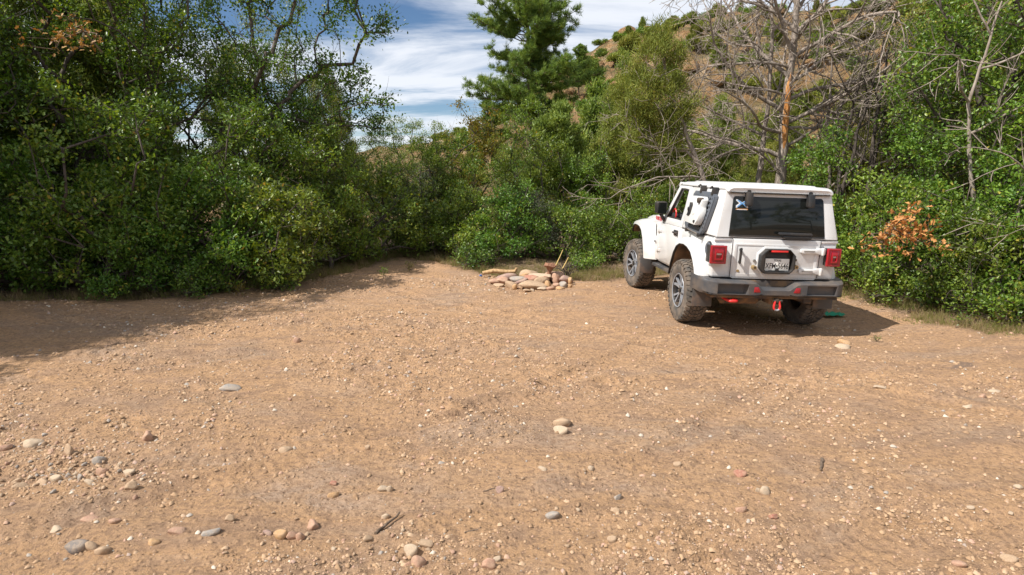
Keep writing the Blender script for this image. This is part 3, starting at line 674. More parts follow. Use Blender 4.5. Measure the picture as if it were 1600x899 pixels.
# --- tail lamps
for sg in (-1, 1):
    xo, xi = (-.862, -.656) if sg < 0 else (.815, .634)
    a_, b_ = min(xo, xi), max(xo, xi)
    tl = MB().box(a_ + .006, b_ - .006, -.745, -.60, .905, 1.118).build('tail_lamp', M['black_plastic'], car, .012)
    o4 = [(a_, .898), (a_, 1.122), (b_, 1.122), (b_, .898)]; o4b = [(a_ + .03, .925), (a_ + .03, 1.095), (b_ - .03, 1.095), (b_ - .03, .925)]
    MB().ring(o4, o4b, 1, -.775, -.742).build('lamp_rim', M['red_lens'], tl, .010, seg=3)
    MB().box(a_ + .028, b_ - .028, -.775, -.744, .922, 1.097).build('lamp_lens', M['dark_red_lens'], tl, .004)
    cxm = (a_ + b_) / 2
    MB().ring([(a_ + .05, .945), (a_ + .05, 1.075), (b_ - .05, 1.075), (b_ - .05, .945)], [(a_ + .068, .965), (a_ + .068, 1.03), (b_ - .068, 1.03), (b_ - .068, .965)], 1, -.792, -.774).build('lamp_band', M['red_lens'], tl, .004)
    MB().box(cxm - .035, cxm + .035, -.781, -.776, 1.008, 1.036).build('reverse_light', M['clear_lens'], tl, .002)
    MB().prism([(-.73, .93), (-.73, 1.09), (-.60, 1.08), (-.60, .95)], 0, sg * .80, sg * .838).build('lamp_side', M['grey_metal'], tl, .008)
# fuel filler
fc = MB().rev([(-.818, .085), (-.829, .075), (-.830, .01)], 0, 28, (0, -.565, 1.055)).rev([(-.832, .05), (-.838, .045), (-.838, .01)], 0, 20, (0, -.565, 1.055)).build('fuel_cap', M['grey_metal'], car)
MB().rev([(-.799, .098), (-.812, .094), (-.817, .086)], 0, 28, (0, -.565, 1.055)).build('cap_surround', M['black_plastic'], fc)
# --- rear bumper: lofted along x with two pockets and a step in the middle
def bs(x, yr, zt, zb, d=0.0, p0=.54, p1=.655, yf=-.56):
    yf = max(yf, yr + .05)
    return [(x, yf, zb), (x, yf, zt), (x, yr + .035, zt), (x, yr, zt - .022), (x, yr, p1 + .004), (x, yr + d, p1), (x, yr + d, p0), (x, yr, p0 - .004), (x, yr, zb + .03), (x, yr + .05, zb)]
st_ = [bs(-.93, -.50, .735, .572, yf=-.42, p0=.60, p1=.68), bs(-.925, -.62, .73, .548, yf=-.42, p0=.61, p1=.68), bs(-.895, -.73, .722, .532, yf=-.50, p0=.59, p1=.67), bs(-.84, -.815, .715, .527), bs(-.775, -.862, .71, .522), bs(-.755, -.868, .71, .520),
       bs(-.750, -.868, .708, .520), bs(-.745, -.868, .708, .520, .065, .548, .668), bs(-.40, -.872, .703, .518, .065, .548, .668), bs(-.37, -.872, .703, .518, .02, .548, .668), bs(-.365, -.872, .702, .518), bs(-.29, -.873, .70, .518),
       bs(-.27, -.873, .695, .518), bs(-.19, -.875, .628, .517, 0, .56, .58), bs(-.17, -.876, .624, .517, 0, .56, .58), bs(.135, -.876, .624, .517, 0, .56, .58), bs(.155, -.875, .628, .517, 0, .56, .58), bs(.245, -.873, .695, .518), bs(.29, -.873, .70, .518),
       bs(.365, -.872, .702, .518, 0, .555, .665), bs(.37, -.872, .703, .518, .02, .555, .665), bs(.40, -.872, .703, .518, .045, .555, .665), bs(.735, -.868, .708, .520, .045, .555, .665), bs(.740, -.868, .708, .520, 0, .555, .665), bs(.755, -.868, .71, .520),
       bs(.775, -.862, .71, .522), bs(.84, -.815, .715, .527), bs(.895, -.73, .722, .532, yf=-.50, p0=.59, p1=.67), bs(.925, -.62, .73, .548, yf=-.42, p0=.61, p1=.68), bs(.93, -.50, .735, .572, yf=-.42, p0=.60, p1=.68)]
bp = MB().loft(st_).build('rear_bumper', M['bumper'], car, 0)
MB().box(-.55, .55, -.72, -.56, .52, .70).build('bumper_beam', M['dirtymetal'], bp, .01)
MB().prism([(-.80, -.60), (-.80, -.80), (.80, -.80), (.80, -.60)], 2, .49, .519).build('bumper_lower_lip', M['dirtymetal'], bp, .003)
for sg in (-1, 1):
    MB().prism([(sg * .205 - .012, .578), (sg * .235 - .012, .642), (sg * .285 - .012, .642), (sg * .290 - .012, .578)], 1, -.8785, -.868).build('reflector', M['red_lens'], bp, .003)
# tow gear
MB().box(-.06, .06, -.80, -.60, .42, .50).ring([(-.04, .43), (-.04, .49), (.04, .49), (.04, .43)], [(-.03, .44), (-.03, .48), (.03, .48), (.03, .44)], 1, -.84, -.80).build('tow_receiver', M['dirtymetal'], car, .004)
th = [(-.53 + .055 * math.cos(math.radians(a)), -.80 - .05 * math.sin(math.radians(a)), .46) for a in range(0, 181, 20)]
MB().tube([(-.475, -.62, .465)] + th + [(-.585, -.62, .465)], .019, 8).build('tow_hook', M['bright_red'], car)
sh = MB().tube([(-.032, -.875, .475), (-.036, -.88, .44), (-.046, -.885, .40)] + [(.045 * math.cos(math.radians(a)), -.885, .385 + .045 * math.sin(math.radians(a))) for a in range(180, 226, 15)], .014, 8).tube([(.045 * math.cos(math.radians(a)), -.885, .385 + .045 * math.sin(math.radians(a))) for a in range(315, 361, 15)] + [(.046, -.885, .40), (.036, -.88, .44), (.032, -.875, .475)], .014, 8)
sh = sh.build('shackle', M['bright_red'], car)
MB().tube([(.045 * math.cos(math.radians(a)), -.885, .385 + .045 * math.sin(math.radians(a))) for a in range(225, 316, 15)], .0145, 8).build('shackle_bow', M['silver'], sh)
MB().cyl((-.055, -.875, .475), (.055, -.875, .475), .013).cyl((.05, -.875, .475), (.068, -.875, .475), .02).box(-.018, .018, -.89, -.83, .455, .50).build('shackle_pin', M['rimdark'], sh)
# --- front: grille, lamps, bumper
gr = MB().prism([(-.58, .78), (-.58, 1.13), (-.52, 1.17), (.52, 1.17), (.58, 1.13), (.58, .78)], 1, 3.0, 3.05).build('grille', W, car, .02)
for k in range(7): MB().box(-.27 + k * .09 - .026, -.27 + k * .09 + .026, 3.048, 3.054, .86, 1.09).build('grille_slot', M['black_plastic'], gr, .004)
for sg in (-1, 1):
    hl = MB().rev([(3.04, .11), (3.07, .105), (3.085, .06), (3.09, .01)], 1, 24, (sg * .44, 0, 1.0)).build('headlight', M['clear_lens'], car)
    pass
MB().loft([[(x, y0, .52), (x, y0, .68), (x, y1, .70), (x, y1, .50)] for x, y0, y1 in ((-.85, 2.98, 3.10), (-.6, 3.02, 3.24), (.6, 3.02, 3.24), (.85, 2.98, 3.10))]).build('front_bumper', M['bumper'], car, .015)
# --- mud flaps
for sg in (-1, 1):
    a_, b_ = sorted((sg * .925, sg * .665))
    MB().prism([(a_, .315), (b_, .315), (b_ - .005, .56), (a_ + .01, .70)] if sg < 0 else [(a_, .315), (b_, .315), (b_ - .01, .70), (a_ + .005, .56)], 1, -.515, -.503).box(a_ + .02, b_ - .02, -.503, -.495, .33, .345).build('mud_flap', M['flap'], car, .003)
    a_, b_ = sorted((sg * .925, sg * .70))
    MB().prism([(a_, .325), (b_, .325), (b_, .60), (a_, .62)], 1, 1.965, 1.977).build('mud_flap', M['flap'], car, .003)
# --- wheels
def make_wheel():
    wv = MB()
    wv.rev([(.085, .22), (.125, .232), (.138, .25), (.1425, .30), (.141, .345), (.134, .385), (.118, .402), (.06, .4065), (-.06, .4065), (-.118, .402), (-.134, .385), (-.1425, .32), (-.138, .25), (-.12, .225), (-.08, .22)], 0, 64, caps=False)
    n = 38
    def lug(x0, x1, a0, a1, r0, r1, sk=0.0, r1b=None):
        P = []
        r1b = r1 if r1b is None else r1b
        for (x, r_in, r_out) in ((x0, r0, r1), (x1, r0, r1b)):
            s_ = sk if x == x1 else 0
            for a in (a0 + s_, a1 + s_):
                P += [(x, r_in * math.cos(a), r_in * math.sin(a)), (x, r_out * math.cos(a), r_out * math.sin(a))]
        return P
    Fq = [(0, 1, 3, 2), (4, 6, 7, 5), (1, 5, 7, 3), (0, 4, 5, 1), (2, 3, 7, 6), (0, 2, 6, 4)]
    for k in range(n):
        a = 2 * math.pi * k / n; w_ = 2 * math.pi / n
        wide = 1.0 if k % 2 else .8
        for s_ in (1, -1):
            wv.add(lug(s_ * .142, s_ * .088, a, a + w_ * .66, .372, .394 if k % 2 else .400, w_ * .1, .4205), Fq)      # shoulder block reaching down the side
            wv.add(lug(s_ * .1455, s_ * .140, a + w_ * .1, a + w_ * .55, .350 if k % 2 else .362, .392), Fq)
            wv.add(lug(s_ * .080, s_ * .046, a + w_ * .35, a + w_ * 1.05, .40, .4205, w_ * .35), Fq)
            wv.add(lug(s_ * .040, s_ * .006, a + w_ * .0, a + w_ * .68, .40, .4205, w_ * -.30), Fq)
    # raised ring on the side
    wh = wv.build('wheel', M['rubber'], None, 0)
    rm = MB().rev([(-.11, .222), (-.10, .232), (-.128, .236), (-.134, .230), (-.128, .218), (-.10, .208), (-.03, .200), (.09, .200), (.10, .222)], 0, 48, caps=False).build('rim_barrel', M['rimdark'], wh)
    MB().rev([(-.131, .232), (-.1375, .227), (-.131, .215)], 0, 48, caps=False).build('rim_edge', M['silver'], wh)
    fcb = MB().rev([(-.070, .075), (-.092, .072), (-.098, .05)], 0, 24)
    for k in range(5):
        a = 2 * math.pi * (k / 5) + .3
        def P(x, r, da, w): 
            c_, s_ = math.cos(a + da), math.sin(a + da); return (x, r * c_ - w * s_, r * s_ + w * c_)
        for sgn in (-1, 1):
            # Y shaped twin spoke
            secs = []
            for r, da, hw, x in ((.05, 0.0, .015, -.094), (.10, sgn * .13, .012, -.102), (.16, sgn * .21, .0105, -.110), (.218, sgn * .25, .017, -.122)):
                secs.append([P(x, r, da, -hw), P(x, r, da, hw), P(x + .03, r, da, hw), P(x + .03, r, da, -hw)])
            fcb.loft(secs)
    fcb.build('rim_spokes', M['silver'], wh, 0, smooth=False)
    MB().rev([(-.03, .199), (-.032, .01)], 0, 32).build('brake_disc', M['rimdark'], wh)
    MB().rev([(-.098, .038), (-.112, .036), (-.114, .01)], 0, 20).build('centre_cap', M['rimdark'], wh)
    for k in range(5):
        a = 2 * math.pi * (k / 5) + .93; MB().cyl((-.09, .056 * math.cos(a), .056 * math.sin(a)), (-.110, .056 * math.cos(a), .056 * math.sin(a)), .011, n=6).build('wheel_nut', M['steel'], wh)
    return wh
w0 = make_wheel()
for i, (x_, y_, rz_, rx_) in enumerate(((-.802, 0, 0, .2), (-.802, 2.46, .13, .9), (.812, 0, math.pi, 1.5), (.802, 2.46, math.pi + .13, 2.2))):
    w_ = w0 if i == 0 else copy_tree(w0)
    w_.parent = car; w_.location = (x_, y_, RW); w_.rotation_euler = (rx_, 0, rz_)
# --- rack panel on the side window with water can
def side(q, off=0.0):
    return tumble(q)
pan_o = [(.27, 1.30), (.25, 1.705), (.20, 1.745), (-.38, 1.745), (-.475, 1.695), (-.48, 1.62), (-.43, 1.28), (-.34, 1.205), (.18, 1.24)]
cyc, czc = -.10, 1.49
pan_i = [(cyc + (y - cyc) * .80, czc + (z - czc) * .80) for y, z in pan_o]
rk = MB().ring(pan_o, pan_i, 0, -.868, -.855, tumble)
for k in range(8):   # upright webs
    y = -.40 + .082 * k; rk.box(-.7765, -.7645, y - .013, y + .013, 1.27, 1.71) if False else rk.prism([(y - .014, 1.27), (y + .014, 1.27), (y + .014, 1.71), (y - .014, 1.71)], 0, -.866, -.857, tumble)
for k in range(8):
    z = 1.285 + .058 * k; rk.prism([(-.43, z - .012), (-.43, z + .012), (.22, z + .012), (.22, z - .012)], 0, -.8655, -.8575, tumble)
rk = rk.build('side_rack', M['grey_metal'], car, .0015)
# folded rear edge with little holes
MB().prism([(-.38, 1.745), (-.475, 1.695), (-.48, 1.62), (-.43, 1.28), (-.34, 1.205), (-.35, 1.23), (-.412, 1.295), (-.458, 1.62), (-.453, 1.685), (-.375, 1.725)], 0, -.866, -.815, tumble).build('rack_edge', M['grey_metal'], rk, .001)
for k in range(8):
    t_ = k / 7; y = -.43 + .035 * t_; z = 1.66 - .36 * t_
    MB().prism([(y - .012, z - .013), (y + .010, z - .010), (y + .012, z + .013), (y - .010, z + .010)], 0, -.8695, -.8675, tumble).build('rack_hole', M['black_ink'], rk)
for y, z in ((.0, 1.765), (-.40, 1.75)):
    MB().prism([(y - .022, z - .04), (y + .022, z - .04), (y + .022, z + .055), (y - .022, z + .055)], 0, -.885, -.80, tumble).cyl((-.80, y, z + .04), (-.765, y, z + .065), .014).build('rack_clamp', M['black_plastic'], rk, .004)
for y, z in ((.12, 1.225), (-.33, 1.20)):
    MB().cyl((-.885, y, z), (-.80, y, z), .024).build('rack_foot', M['black_plastic'], rk)
MB().tube([(-.855, .20, 1.245), (-.862, -.1, 1.225), (-.866, -.30, 1.21)], .008, 6).build('rack_rod', M['steel'], rk)
# the water can hangs on the rack: a thing of its own
can = empty('water_can', (CARX, CARY, -CARROLL * .8), (0, CARROLL, CARYAW))
tag(can, 'white plastic water can strapped to the rack on the white car', 'water can')
can.location = Matrix.Translation(car.location) @ Euler(car.rotation_euler).to_matrix().to_4x4() @ Vector((-.78, -.12, 1.34)); can['category'] = 'water can'
def cn_(q):   # car local -> can local
    x, y, z = tumble(q); return (x + .80, y + .12, z - 1.34)
cb = MB()
cp_o = [(.115, 1.37), (.10, 1.655), (.07, 1.68), (-.30, 1.68), (-.355, 1.64), (-.35, 1.55), (-.385, 1.50), (-.385, 1.40), (-.34, 1.325), (.07, 1.345)]
cb.prism(cp_o, 0, -.965, -.872, cn_)
cb = cb.build('can_body', M['white_plastic'], can, .012, seg=2)
MB().prism([(.00, 1.43), (-.02, 1.45), (-.02, 1.57), (.00, 1.595), (-.08, 1.60), (-.11, 1.57), (-.11, 1.46), (-.08, 1.43)], 0, -.982, -.966, cn_).cyl(cn_((-.995, -.05, 1.51)), cn_((-.96, -.05, 1.51)), .03).build('mount_knob', M['rimdark'], can, .006)
MB().cyl(cn_((-1.0, -.31, 1.635)), cn_((-.93, -.31, 1.635)), .036, n=18).build('can_cap', M['rimdark'], can, .004)
MB().cyl(cn_((-.98, -.315, 1.37)), cn_((-.955, -.315, 1.37)), .018, n=12).build('drain_plug', M['rimdark'], can)
MB().prism([(-.17, 1.45), (-.17, 1.60), (-.20, 1.62), (-.24, 1.58), (-.24, 1.47), (-.20, 1.44)], 0, -.971, -.964, cn_).build('can_rib', M['white_plastic'], can, .003)
# --- interior
sw = MB(); ring_ = [(.38 * 0 + .19 * math.cos(2 * math.pi * k / 28), .19 * math.sin(2 * math.pi * k / 28)) for k in range(29)]
st_c = Vector((-.37, .98, 1.33)); tilt = Matrix.Rotation(math.radians(-22), 3, 'X')
sw.tube([tuple(st_c + tilt @ Vector((a, 0, b))) for a, b in ring_], .016, 6, caps=False)
for dx, dz in ((-.17, 0), (.17, 0), (0, -.17)): sw.cyl(tuple(st_c), tuple(st_c + tilt @ Vector((dx, 0, dz))), .018)
sw.cyl(tuple(st_c + Vector((0, -.03, 0))), tuple(st_c + Vector((0, .2, -.05))), .06)
sw.build('steering_wheel', M['seat'], car)
MB().prism([(1.12, 1.20), (1.10, 1.34), (1.20, 1.39), (1.42, 1.28), (1.44, 1.20)], 0, -.70, .70).build('dashboard', M['seat'], car, .01)
MB().tube([(-.70 + 0.02 * math.cos(0), 1.16 + .075 * math.cos(t * .3142), 1.37 + .075 * math.sin(t * .3142)) for t in range(21)], .011, 6).build('speaker_ring', M['bright_red'], car)
for sx_ in (-.36, .36):
    s_ = MB().loft([[(sx_ - hw, y, z), (sx_ + hw, y, z), (sx_ + hw, y + .11, z), (sx_ - hw, y + .11, z)] for hw, y, z in ((.23, .30, 1.16), (.24, .26, 1.30), (.21, .21, 1.46), (.15, .18, 1.52))]).build('seat', M['seat'], car, .03)
    MB().loft([[(sx_ - hw, y, z), (sx_ + hw, y, z), (sx_ + hw, y + .10, z), (sx_ - hw, y + .10, z)] for hw, y, z in ((.09, .17, 1.53), (.14, .16, 1.57), (.14, .15, 1.67), (.10, .15, 1.71))]).build('head_rest', M['seat'], s_, .02)
    MB().tube([(sx_ * 1.75, -.50, 1.2), (sx_ * 1.72, -.2, 1.62), (sx_ * 1.68, .1, 1.72), (sx_ * 1.66, .88, 1.74)], .03, 8).cyl((sx_ * 1.72, .42, 1.2), (sx_ * 1.67, .42, 1.745), .03).build('roll_bar', M['seat'], car)
# --- lettering on the hood side and the small badge on the fender
text_obj('hood_lettering', 'RUBICON', .085, M['red_ink'], car, (-.6640, 1.98, 1.235), (math.pi / 2, 0, -math.pi / 2 - .055), sx=1.05, bold=.003)
text_obj('hood_lettering', 'RUBICON', .085, M['red_ink'], car, (.6665, 2.02, 1.232), (math.pi / 2, 0, math.pi / 2 + .055), sx=1.05, bold=.003)
text_obj('fender_badge', 'Jeep', .055, M['rimdark'], car, (-.7965, 1.66, .90), (math.pi / 2, 0, -math.pi / 2), bold=.002)

sh.scale = (.85, 1, .85); sh.location = (0.0, 0, .075)
for ch in car.children:
    if ch.name.split('.')[0] in ('body', 'door', 'hard_top_side', 'quarter_window', 'hard_top_rear', 'rear_window', 'front_fender_side', 'rear_flare', 'front_flare', 'windshield_pillar', 'windshield_header', 'windshield', 'corner_ledge', 'tail_lamp', 'fuel_cap', 'side_rack', 'fender_vent', 'fender_badge', 'rock_rail', 'side_mirror', 'roof_seal'):
        ch.scale.x = .975
gate.scale.x = .985

for sg in (-1, 1):
    MB().box(sg * .7815 - .001, sg * .7815 + .001, -.655, .488, 1.2115, 1.2195).build('body_seam', M['rimdark'], car)
MB().box(-.560, -.553, -.7135, -.7115, .74, 1.20).build('gate_seam', M['rimdark'], car)
MB().box(.550, .557, -.7135, -.7115, .74, 1.20).build('gate_seam', M['rimdark'], car)
MB().box(-.77, .77, -.7005, -.6985, 1.2115, 1.2185).build('rear_seam', M['rimdark'], car)
# ------------------------------------------------------------------ plants: skeletons and foliage
def tubes(chains, sides=6):
    """list of (pts (n,3), radii (n)) -> vertices, quads"""
    VV, QQ, o = [], [], 0
    for P, r in chains:
        P = np.asarray(P, float); n = len(P)
        if n < 2: continue
        k = sides if r[0] > 0.012 else (4 if r[0] > 0.006 else 3)
        T = np.gradient(P, axis=0); T /= np.linalg.norm(T, axis=1, keepdims=True) + 1e-9
        up = np.array([0.31, 0.17, 0.93]) if abs(T[0, 2]) < .9 else np.array([0.9, 0.2, 0.1])
        A = np.cross(T, up); A /= np.linalg.norm(A, axis=1, keepdims=True) + 1e-9; B = np.cross(A, T)
        th = np.arange(k) * 2 * np.pi / k
        ring = P[:, None] + (A[:, None] * np.cos(th)[None, :, None] + B[:, None] * np.sin(th)[None, :, None]) * np.asarray(r)[:, None, None]
        VV.append(ring.reshape(-1, 3)); ii = o + np.arange(n * k).reshape(n, k)
        j = np.roll(ii, -1, axis=1)
        QQ.append(np.stack([ii[:-1], j[:-1], j[1:], ii[1:]], -1).reshape(-1, 4)); o += n * k
    return np.concatenate(VV), np.concatenate(QQ)

def grow_to(targets, trunk, g, r_tip=0.004, seg=0.28, wob=0.05, expo=0.42, r_trunk=None):
    """attach every target point to the nearest branch so far; returns chains"""
    P = [np.array(p, float) for p in trunk]; par = [-1] + list(range(len(trunk) - 1))
    cnt = [0] * len(P); base = np.array(trunk[0], float)
    order = np.argsort(np.linalg.norm(targets - base, axis=1) * (1 + 0.15 * g.random(len(targets))))
    plen = [0.0]
    for i in range(1, len(P)): plen.append(plen[-1] + np.linalg.norm(P[i] - P[i - 1]))
    leaf = []
    for t in targets[order]:
        A = np.array(P); d = t - A; L = np.linalg.norm(d, axis=1) + 1e-6
        cost = L + 0.22 * np.array(plen) + 0.8 * np.maximum(0, -d[:, 2] / L) * L
        cost[0] += 3
        i = int(np.argmin(cost)); n = max(1, int(L[i] / seg)); a = P[i]; last = i
        lift = np.array([0, 0, 0.12 * L[i]])
        for s in range(1, n + 1):
            f = s / n; q = a + (t - a) * f + lift * math.sin(math.pi * f) + (g.normal(size=3) * wob * L[i] * .35 if s < n else 0)
            P.append(q); par.append(last); plen.append(plen[last] + np.linalg.norm(q - P[last])); last = len(P) - 1; cnt.append(0)
        leaf.append(last)
    w = np.zeros(len(P))
    for l in leaf: w[l] = 1
    kids = [[] for _ in P]
    for i in range(len(P) - 1, 0, -1): w[par[i]] += w[i]; kids[par[i]].append(i)
    r = r_tip * np.maximum(w, 1) ** expo
    if r_trunk:
        k = r_trunk / r[0]; nt = len(trunk)
        r = r * (1 + (k - 1) * (w / w[0]) ** 0.6)
    chains, stack = [], [0]
    while stack:
        s = stack.pop(); ch = [s] if par[s] < 0 else [par[s], s]; c = s
        while kids[c]:
            ks = sorted(kids[c], key=lambda q: -w[q]); stack += ks[1:]; c = ks[0]; ch.append(c)
        rr = r[ch].copy()
        if par[s] >= 0: rr[0] = min(rr[0], rr[1] * 1.25)
        rr[-1] *= .6; chains.append((np.array([P[k] for k in ch]), rr))
    return chains, np.array([P[i] for i in leaf]), np.array([P[par[i]] for i in leaf])

# leaf blades: (verts, faces) in own frame: y along, x across, z normal
LOBED = (np.array([[0, 0, 0], [.26, .30, .05], [.13, .44, .02], [.33, .68, .07], [.15, .80, .02], [0, 1, -.04], [-.15, .80, .02], [-.33, .68, .07], [-.13, .44, .02], [-.26, .30, .05]]),
         [np.array([[0, 1, 2, 3, 4, 5], [0, 5, 6, 7, 8, 9]])])
OVAL = (np.array([[0, 0, 0], [.27, .45, .05], [0, 1, -.03], [-.27, .45, .05]]), [np.array([[0, 1, 2, 3]])])
OVAL6 = (np.array([[0, 0, 0], [.25, .35, .05], [.2, .75, .04], [0, 1, -.03], [-.2, .75, .04], [-.25, .35, .05]]), [np.array([[0, 1, 2, 3], [0, 3, 4, 5]])])
BLADE = (np.array([[-.5, 0, 0], [.5, 0, 0], [0, 1, 0]]), [np.array([[0, 1, 2]])])

def frames(d, roll_up=None, g=None):
    d = d / (np.linalg.norm(d, axis=1, keepdims=True) + 1e-9)
    up = roll_up if roll_up is not None else np.tile([0, 0, 1.0], (len(d), 1))
    x = np.cross(d, up); x /= np.linalg.norm(x, axis=1, keepdims=True) + 1e-9
    z = np.cross(x, d); return x, d, z
def place(shape, pos, d, nrm, size, width=None):
    V0, F0 = shape; x, y, z = frames(d, nrm)
    w = size if width is None else width
    V = pos[:, None] + V0[None, :, 0:1] * x[:, None] * w[:, None, None] + V0[None, :, 1:2] * y[:, None] * size[:, None, None] + V0[None, :, 2:3] * z[:, None] * size[:, None, None]
    n = len(V0); off = (np.arange(len(pos)) * n)[:, None, None]
    return V.reshape(-1, 3), [(f[None] + off).reshape(-1, f.shape[1]) for f in F0], n

def oak_crown(tips, prev, g, shape, leaf=0.075, per=14, spread=0.17, dens=None):
    n = len(tips); d0 = tips - prev; d0 /= np.linalg.norm(d0, axis=1, keepdims=True) + 1e-9
    k = np.maximum(3, (per * (0.6 + 0.8 * g.random(n))).astype(int)) if dens is None else np.maximum(1, (per * dens).astype(int))
    idx = np.repeat(np.arange(n), k); N = len(idx)
    dirs = g.normal(size=(N, 3)); dirs /= np.linalg.norm(dirs, axis=1, keepdims=True)
    dirs = dirs + d0[idx] * 0.5 + np.array([0, 0, .15])
    base = tips[idx] + g.normal(size=(N, 3)) * spread * np.array([1, 1, .75]) * (0.45 + 0.55 * g.random((N, 1)))
    nrm = g.normal(size=(N, 3)) * 0.55 + np.array([0, 0, 1.0])
    size = leaf * (0.65 + 0.6 * g.random(N))
    V, F, m = place(shape, base, dirs, nrm, size)
    ct = g.random(n); tint = np.clip(0.55 * ct[idx] + 0.45 * g.random(N) - .08 * 0, 0, 1); tint = np.where(g.random(N) > .985, 1.0, tint * .93)
    return V, F, np.repeat(tint, m)

def fuzz_crown(tips, prev, g, per=34, length=0.11, width=0.016, spread=0.10, up=0.5):
    n = len(tips); d0 = tips - prev; d0 /= np.linalg.norm(d0, axis=1, keepdims=True) + 1e-9
    idx = np.repeat(np.arange(n), per); N = len(idx)
    dirs = g.normal(size=(N, 3)); dirs /= np.linalg.norm(dirs, axis=1, keepdims=True); dirs = dirs * .8 + d0[idx] * .7 + np.array([0, 0, up])
    base = tips[idx] + g.normal(size=(N, 3)) * spread
    V, F, m = place(BLADE, base, dirs, g.normal(size=(N, 3)), length * (.6 + .8 * g.random(N)), np.full(N, width))
    ct = g.random(n); tint = np.clip(.6 * ct[idx] + .4 * g.random(N), 0, 1)
    return V, F, np.repeat(tint, m)

def blobs(g, specs, n):
    """points near the shell of several ellipsoids: spec (centre, radii)"""
    vol = np.array([r[0] * r[1] * r[2] for c, r in specs]) ** .8; k = g.choice(len(specs), n, p=vol / vol.sum())
    d = g.normal(size=(n, 3)); d /= np.linalg.norm(d, axis=1, keepdims=True)
    rad = (0.35 + 0.65 * g.random(n) ** 0.6)[:, None]
    C = np.array([c for c, r in specs])[k]; Rr = np.array([r for c, r in specs])[k]
    P = C + d * rad * Rr
    # gather the points into boughs so that the crown has clumps with gaps between them
    m = max(8, n // 13); B = P[g.choice(n, m, replace=False)]
    D = ((P[:, None] - B[None]) ** 2).sum(-1); j = D.argmin(1); P = B[j] + (P - B[j]) * (.52 + .2 * g.random((n, 1)))
    return P[P[:, 2] > 0.12]

def make_tree(name, label, cat, trunk, specs, n, seed, kind='oak', leafmat='oak', barkm='bark_dark', leaf=.075, per=14, spread=.17, shape=LOBED, r_trunk=.10, wob=.08, gap=0.0, bare=0):
    g = np.random.default_rng(seed)
    T = blobs(g, specs, n)
    if gap > 0:   # thin the crown in irregular patches so that what is behind shows through
        q = fbm(T[:, 0] * 1.1 + T[:, 2] * .7, T[:, 1] * 1.1 - T[:, 2] * .8, 3, seed % 50)
        T = T[q > np.quantile(q, gap)]
    chains, tips, prev = grow_to(T, trunk, g, wob=wob, r_trunk=r_trunk)
    if bare:      # bare twigs
        for i in g.choice(len(tips), bare):
            d = tips[i] - prev[i]; d = d / (np.linalg.norm(d) + 1e-9)
            for _ in range(3):
                q = [tips[i]]; dd = d + g.normal(size=3) * .5
                for s in range(4): dd = dd + g.normal(size=3) * .25; q.append(q[-1] + dd / np.linalg.norm(dd) * .13)
                chains.append((np.array(q), np.array([.005, .004, .003, .0025, .0015])))
    root = empty(name); tag(root, label, cat)
    TV, TQ = tubes(chains)
    link('trunk', mesh_np('trunk', TV, [TQ], M[barkm], True), root)
    if kind == 'oak': V, F, tn = oak_crown(tips, prev, g, shape, leaf, per, spread)
    else: V, F, tn = fuzz_crown(tips, prev, g, per, leaf, leaf * .36, spread)
    link('crown', mesh_np('crown', V, F, M[leafmat], False, tn), root)
    return root
def put(root, x, y, rz=0.0, s=1.0, sz=None, label=None, group=None, sink=0.05, tilt=0.0):
    root.location = (x, y, gz(x, y) - sink); root.rotation_euler = (tilt, 0, rz); root.scale = (s, s, s if sz is None else sz)
    if label: root['label'] = label
    if group: root['group'] = group
    return root
def again(root, *a, **k): return put(copy_tree(root), *a, **k)
def stem(h, lean=(0, 0), n=5, wig=.06, seed=1):
    g = random.Random(seed)
    return [(lean[0] * (i / n) ** 1.3 + (g.uniform(-wig, wig) if i else 0), lean[1] * (i / n) ** 1.3 + (g.uniform(-wig, wig) if i else 0), h * i / n) for i in range(n + 1)]

G_BUSH = 'oak bushes round the clearing'
# ---- prototypes --------------------------------------------------
bushA = make_tree('oak_bush', '', 'bush', stem(.7, (.1, 0)), [((0, 0, 1.0), (1.25, 1.0, .95)), ((-.7, .1, .65), (.8, .8, .6)), ((.75, 0, .6), (.8, .8, .55)), ((.1, -.1, 1.75), (.7, .7, .7))], 560, 21, per=24, spread=.11, leaf=.060, r_trunk=.05, gap=.16, bare=26)
bushB = make_tree('oak_bush', '', 'bush', stem(.6, (-.1, .1)), [((0, 0, .8), (1.1, .9, .75)), ((.4, .1, 1.35), (.75, .7, .7)), ((-.7, 0, 1.05), (.6, .7, .65)), ((.9, -.1, .45), (.6, .6, .4)), ((-.9, -.1, .4), (.6, .6, .38))], 500, 22, per=24, spread=.105, leaf=.058, r_trunk=.045, gap=.18, bare=30)
bushC = make_tree('oak_bush', '', 'bush', stem(1.2, (.15, 0)), [((0, 0, 1.5), (1.0, .9, 1.1)), ((-.5, .1, .8), (.75, .75, .75)), ((.55, 0, 2.2), (.65, .65, .75)), ((-.3, -.1, 2.6), (.5, .5, .6)), ((.7, -.1, .9), (.65, .6, .8))], 580, 23, per=24, spread=.11, leaf=.062, r_trunk=.06, gap=.18, bare=26)
low = make_tree('low_shrub', '', 'shrub', stem(.2), [((0, 0, .32), (.55, .5, .32)), ((.35, 0, .25), (.35, .35, .25)), ((-.3, .05, .4), (.3, .3, .3))], 170, 24, per=11, spread=.09, leaf=.055, r_trunk=.02, bare=20)
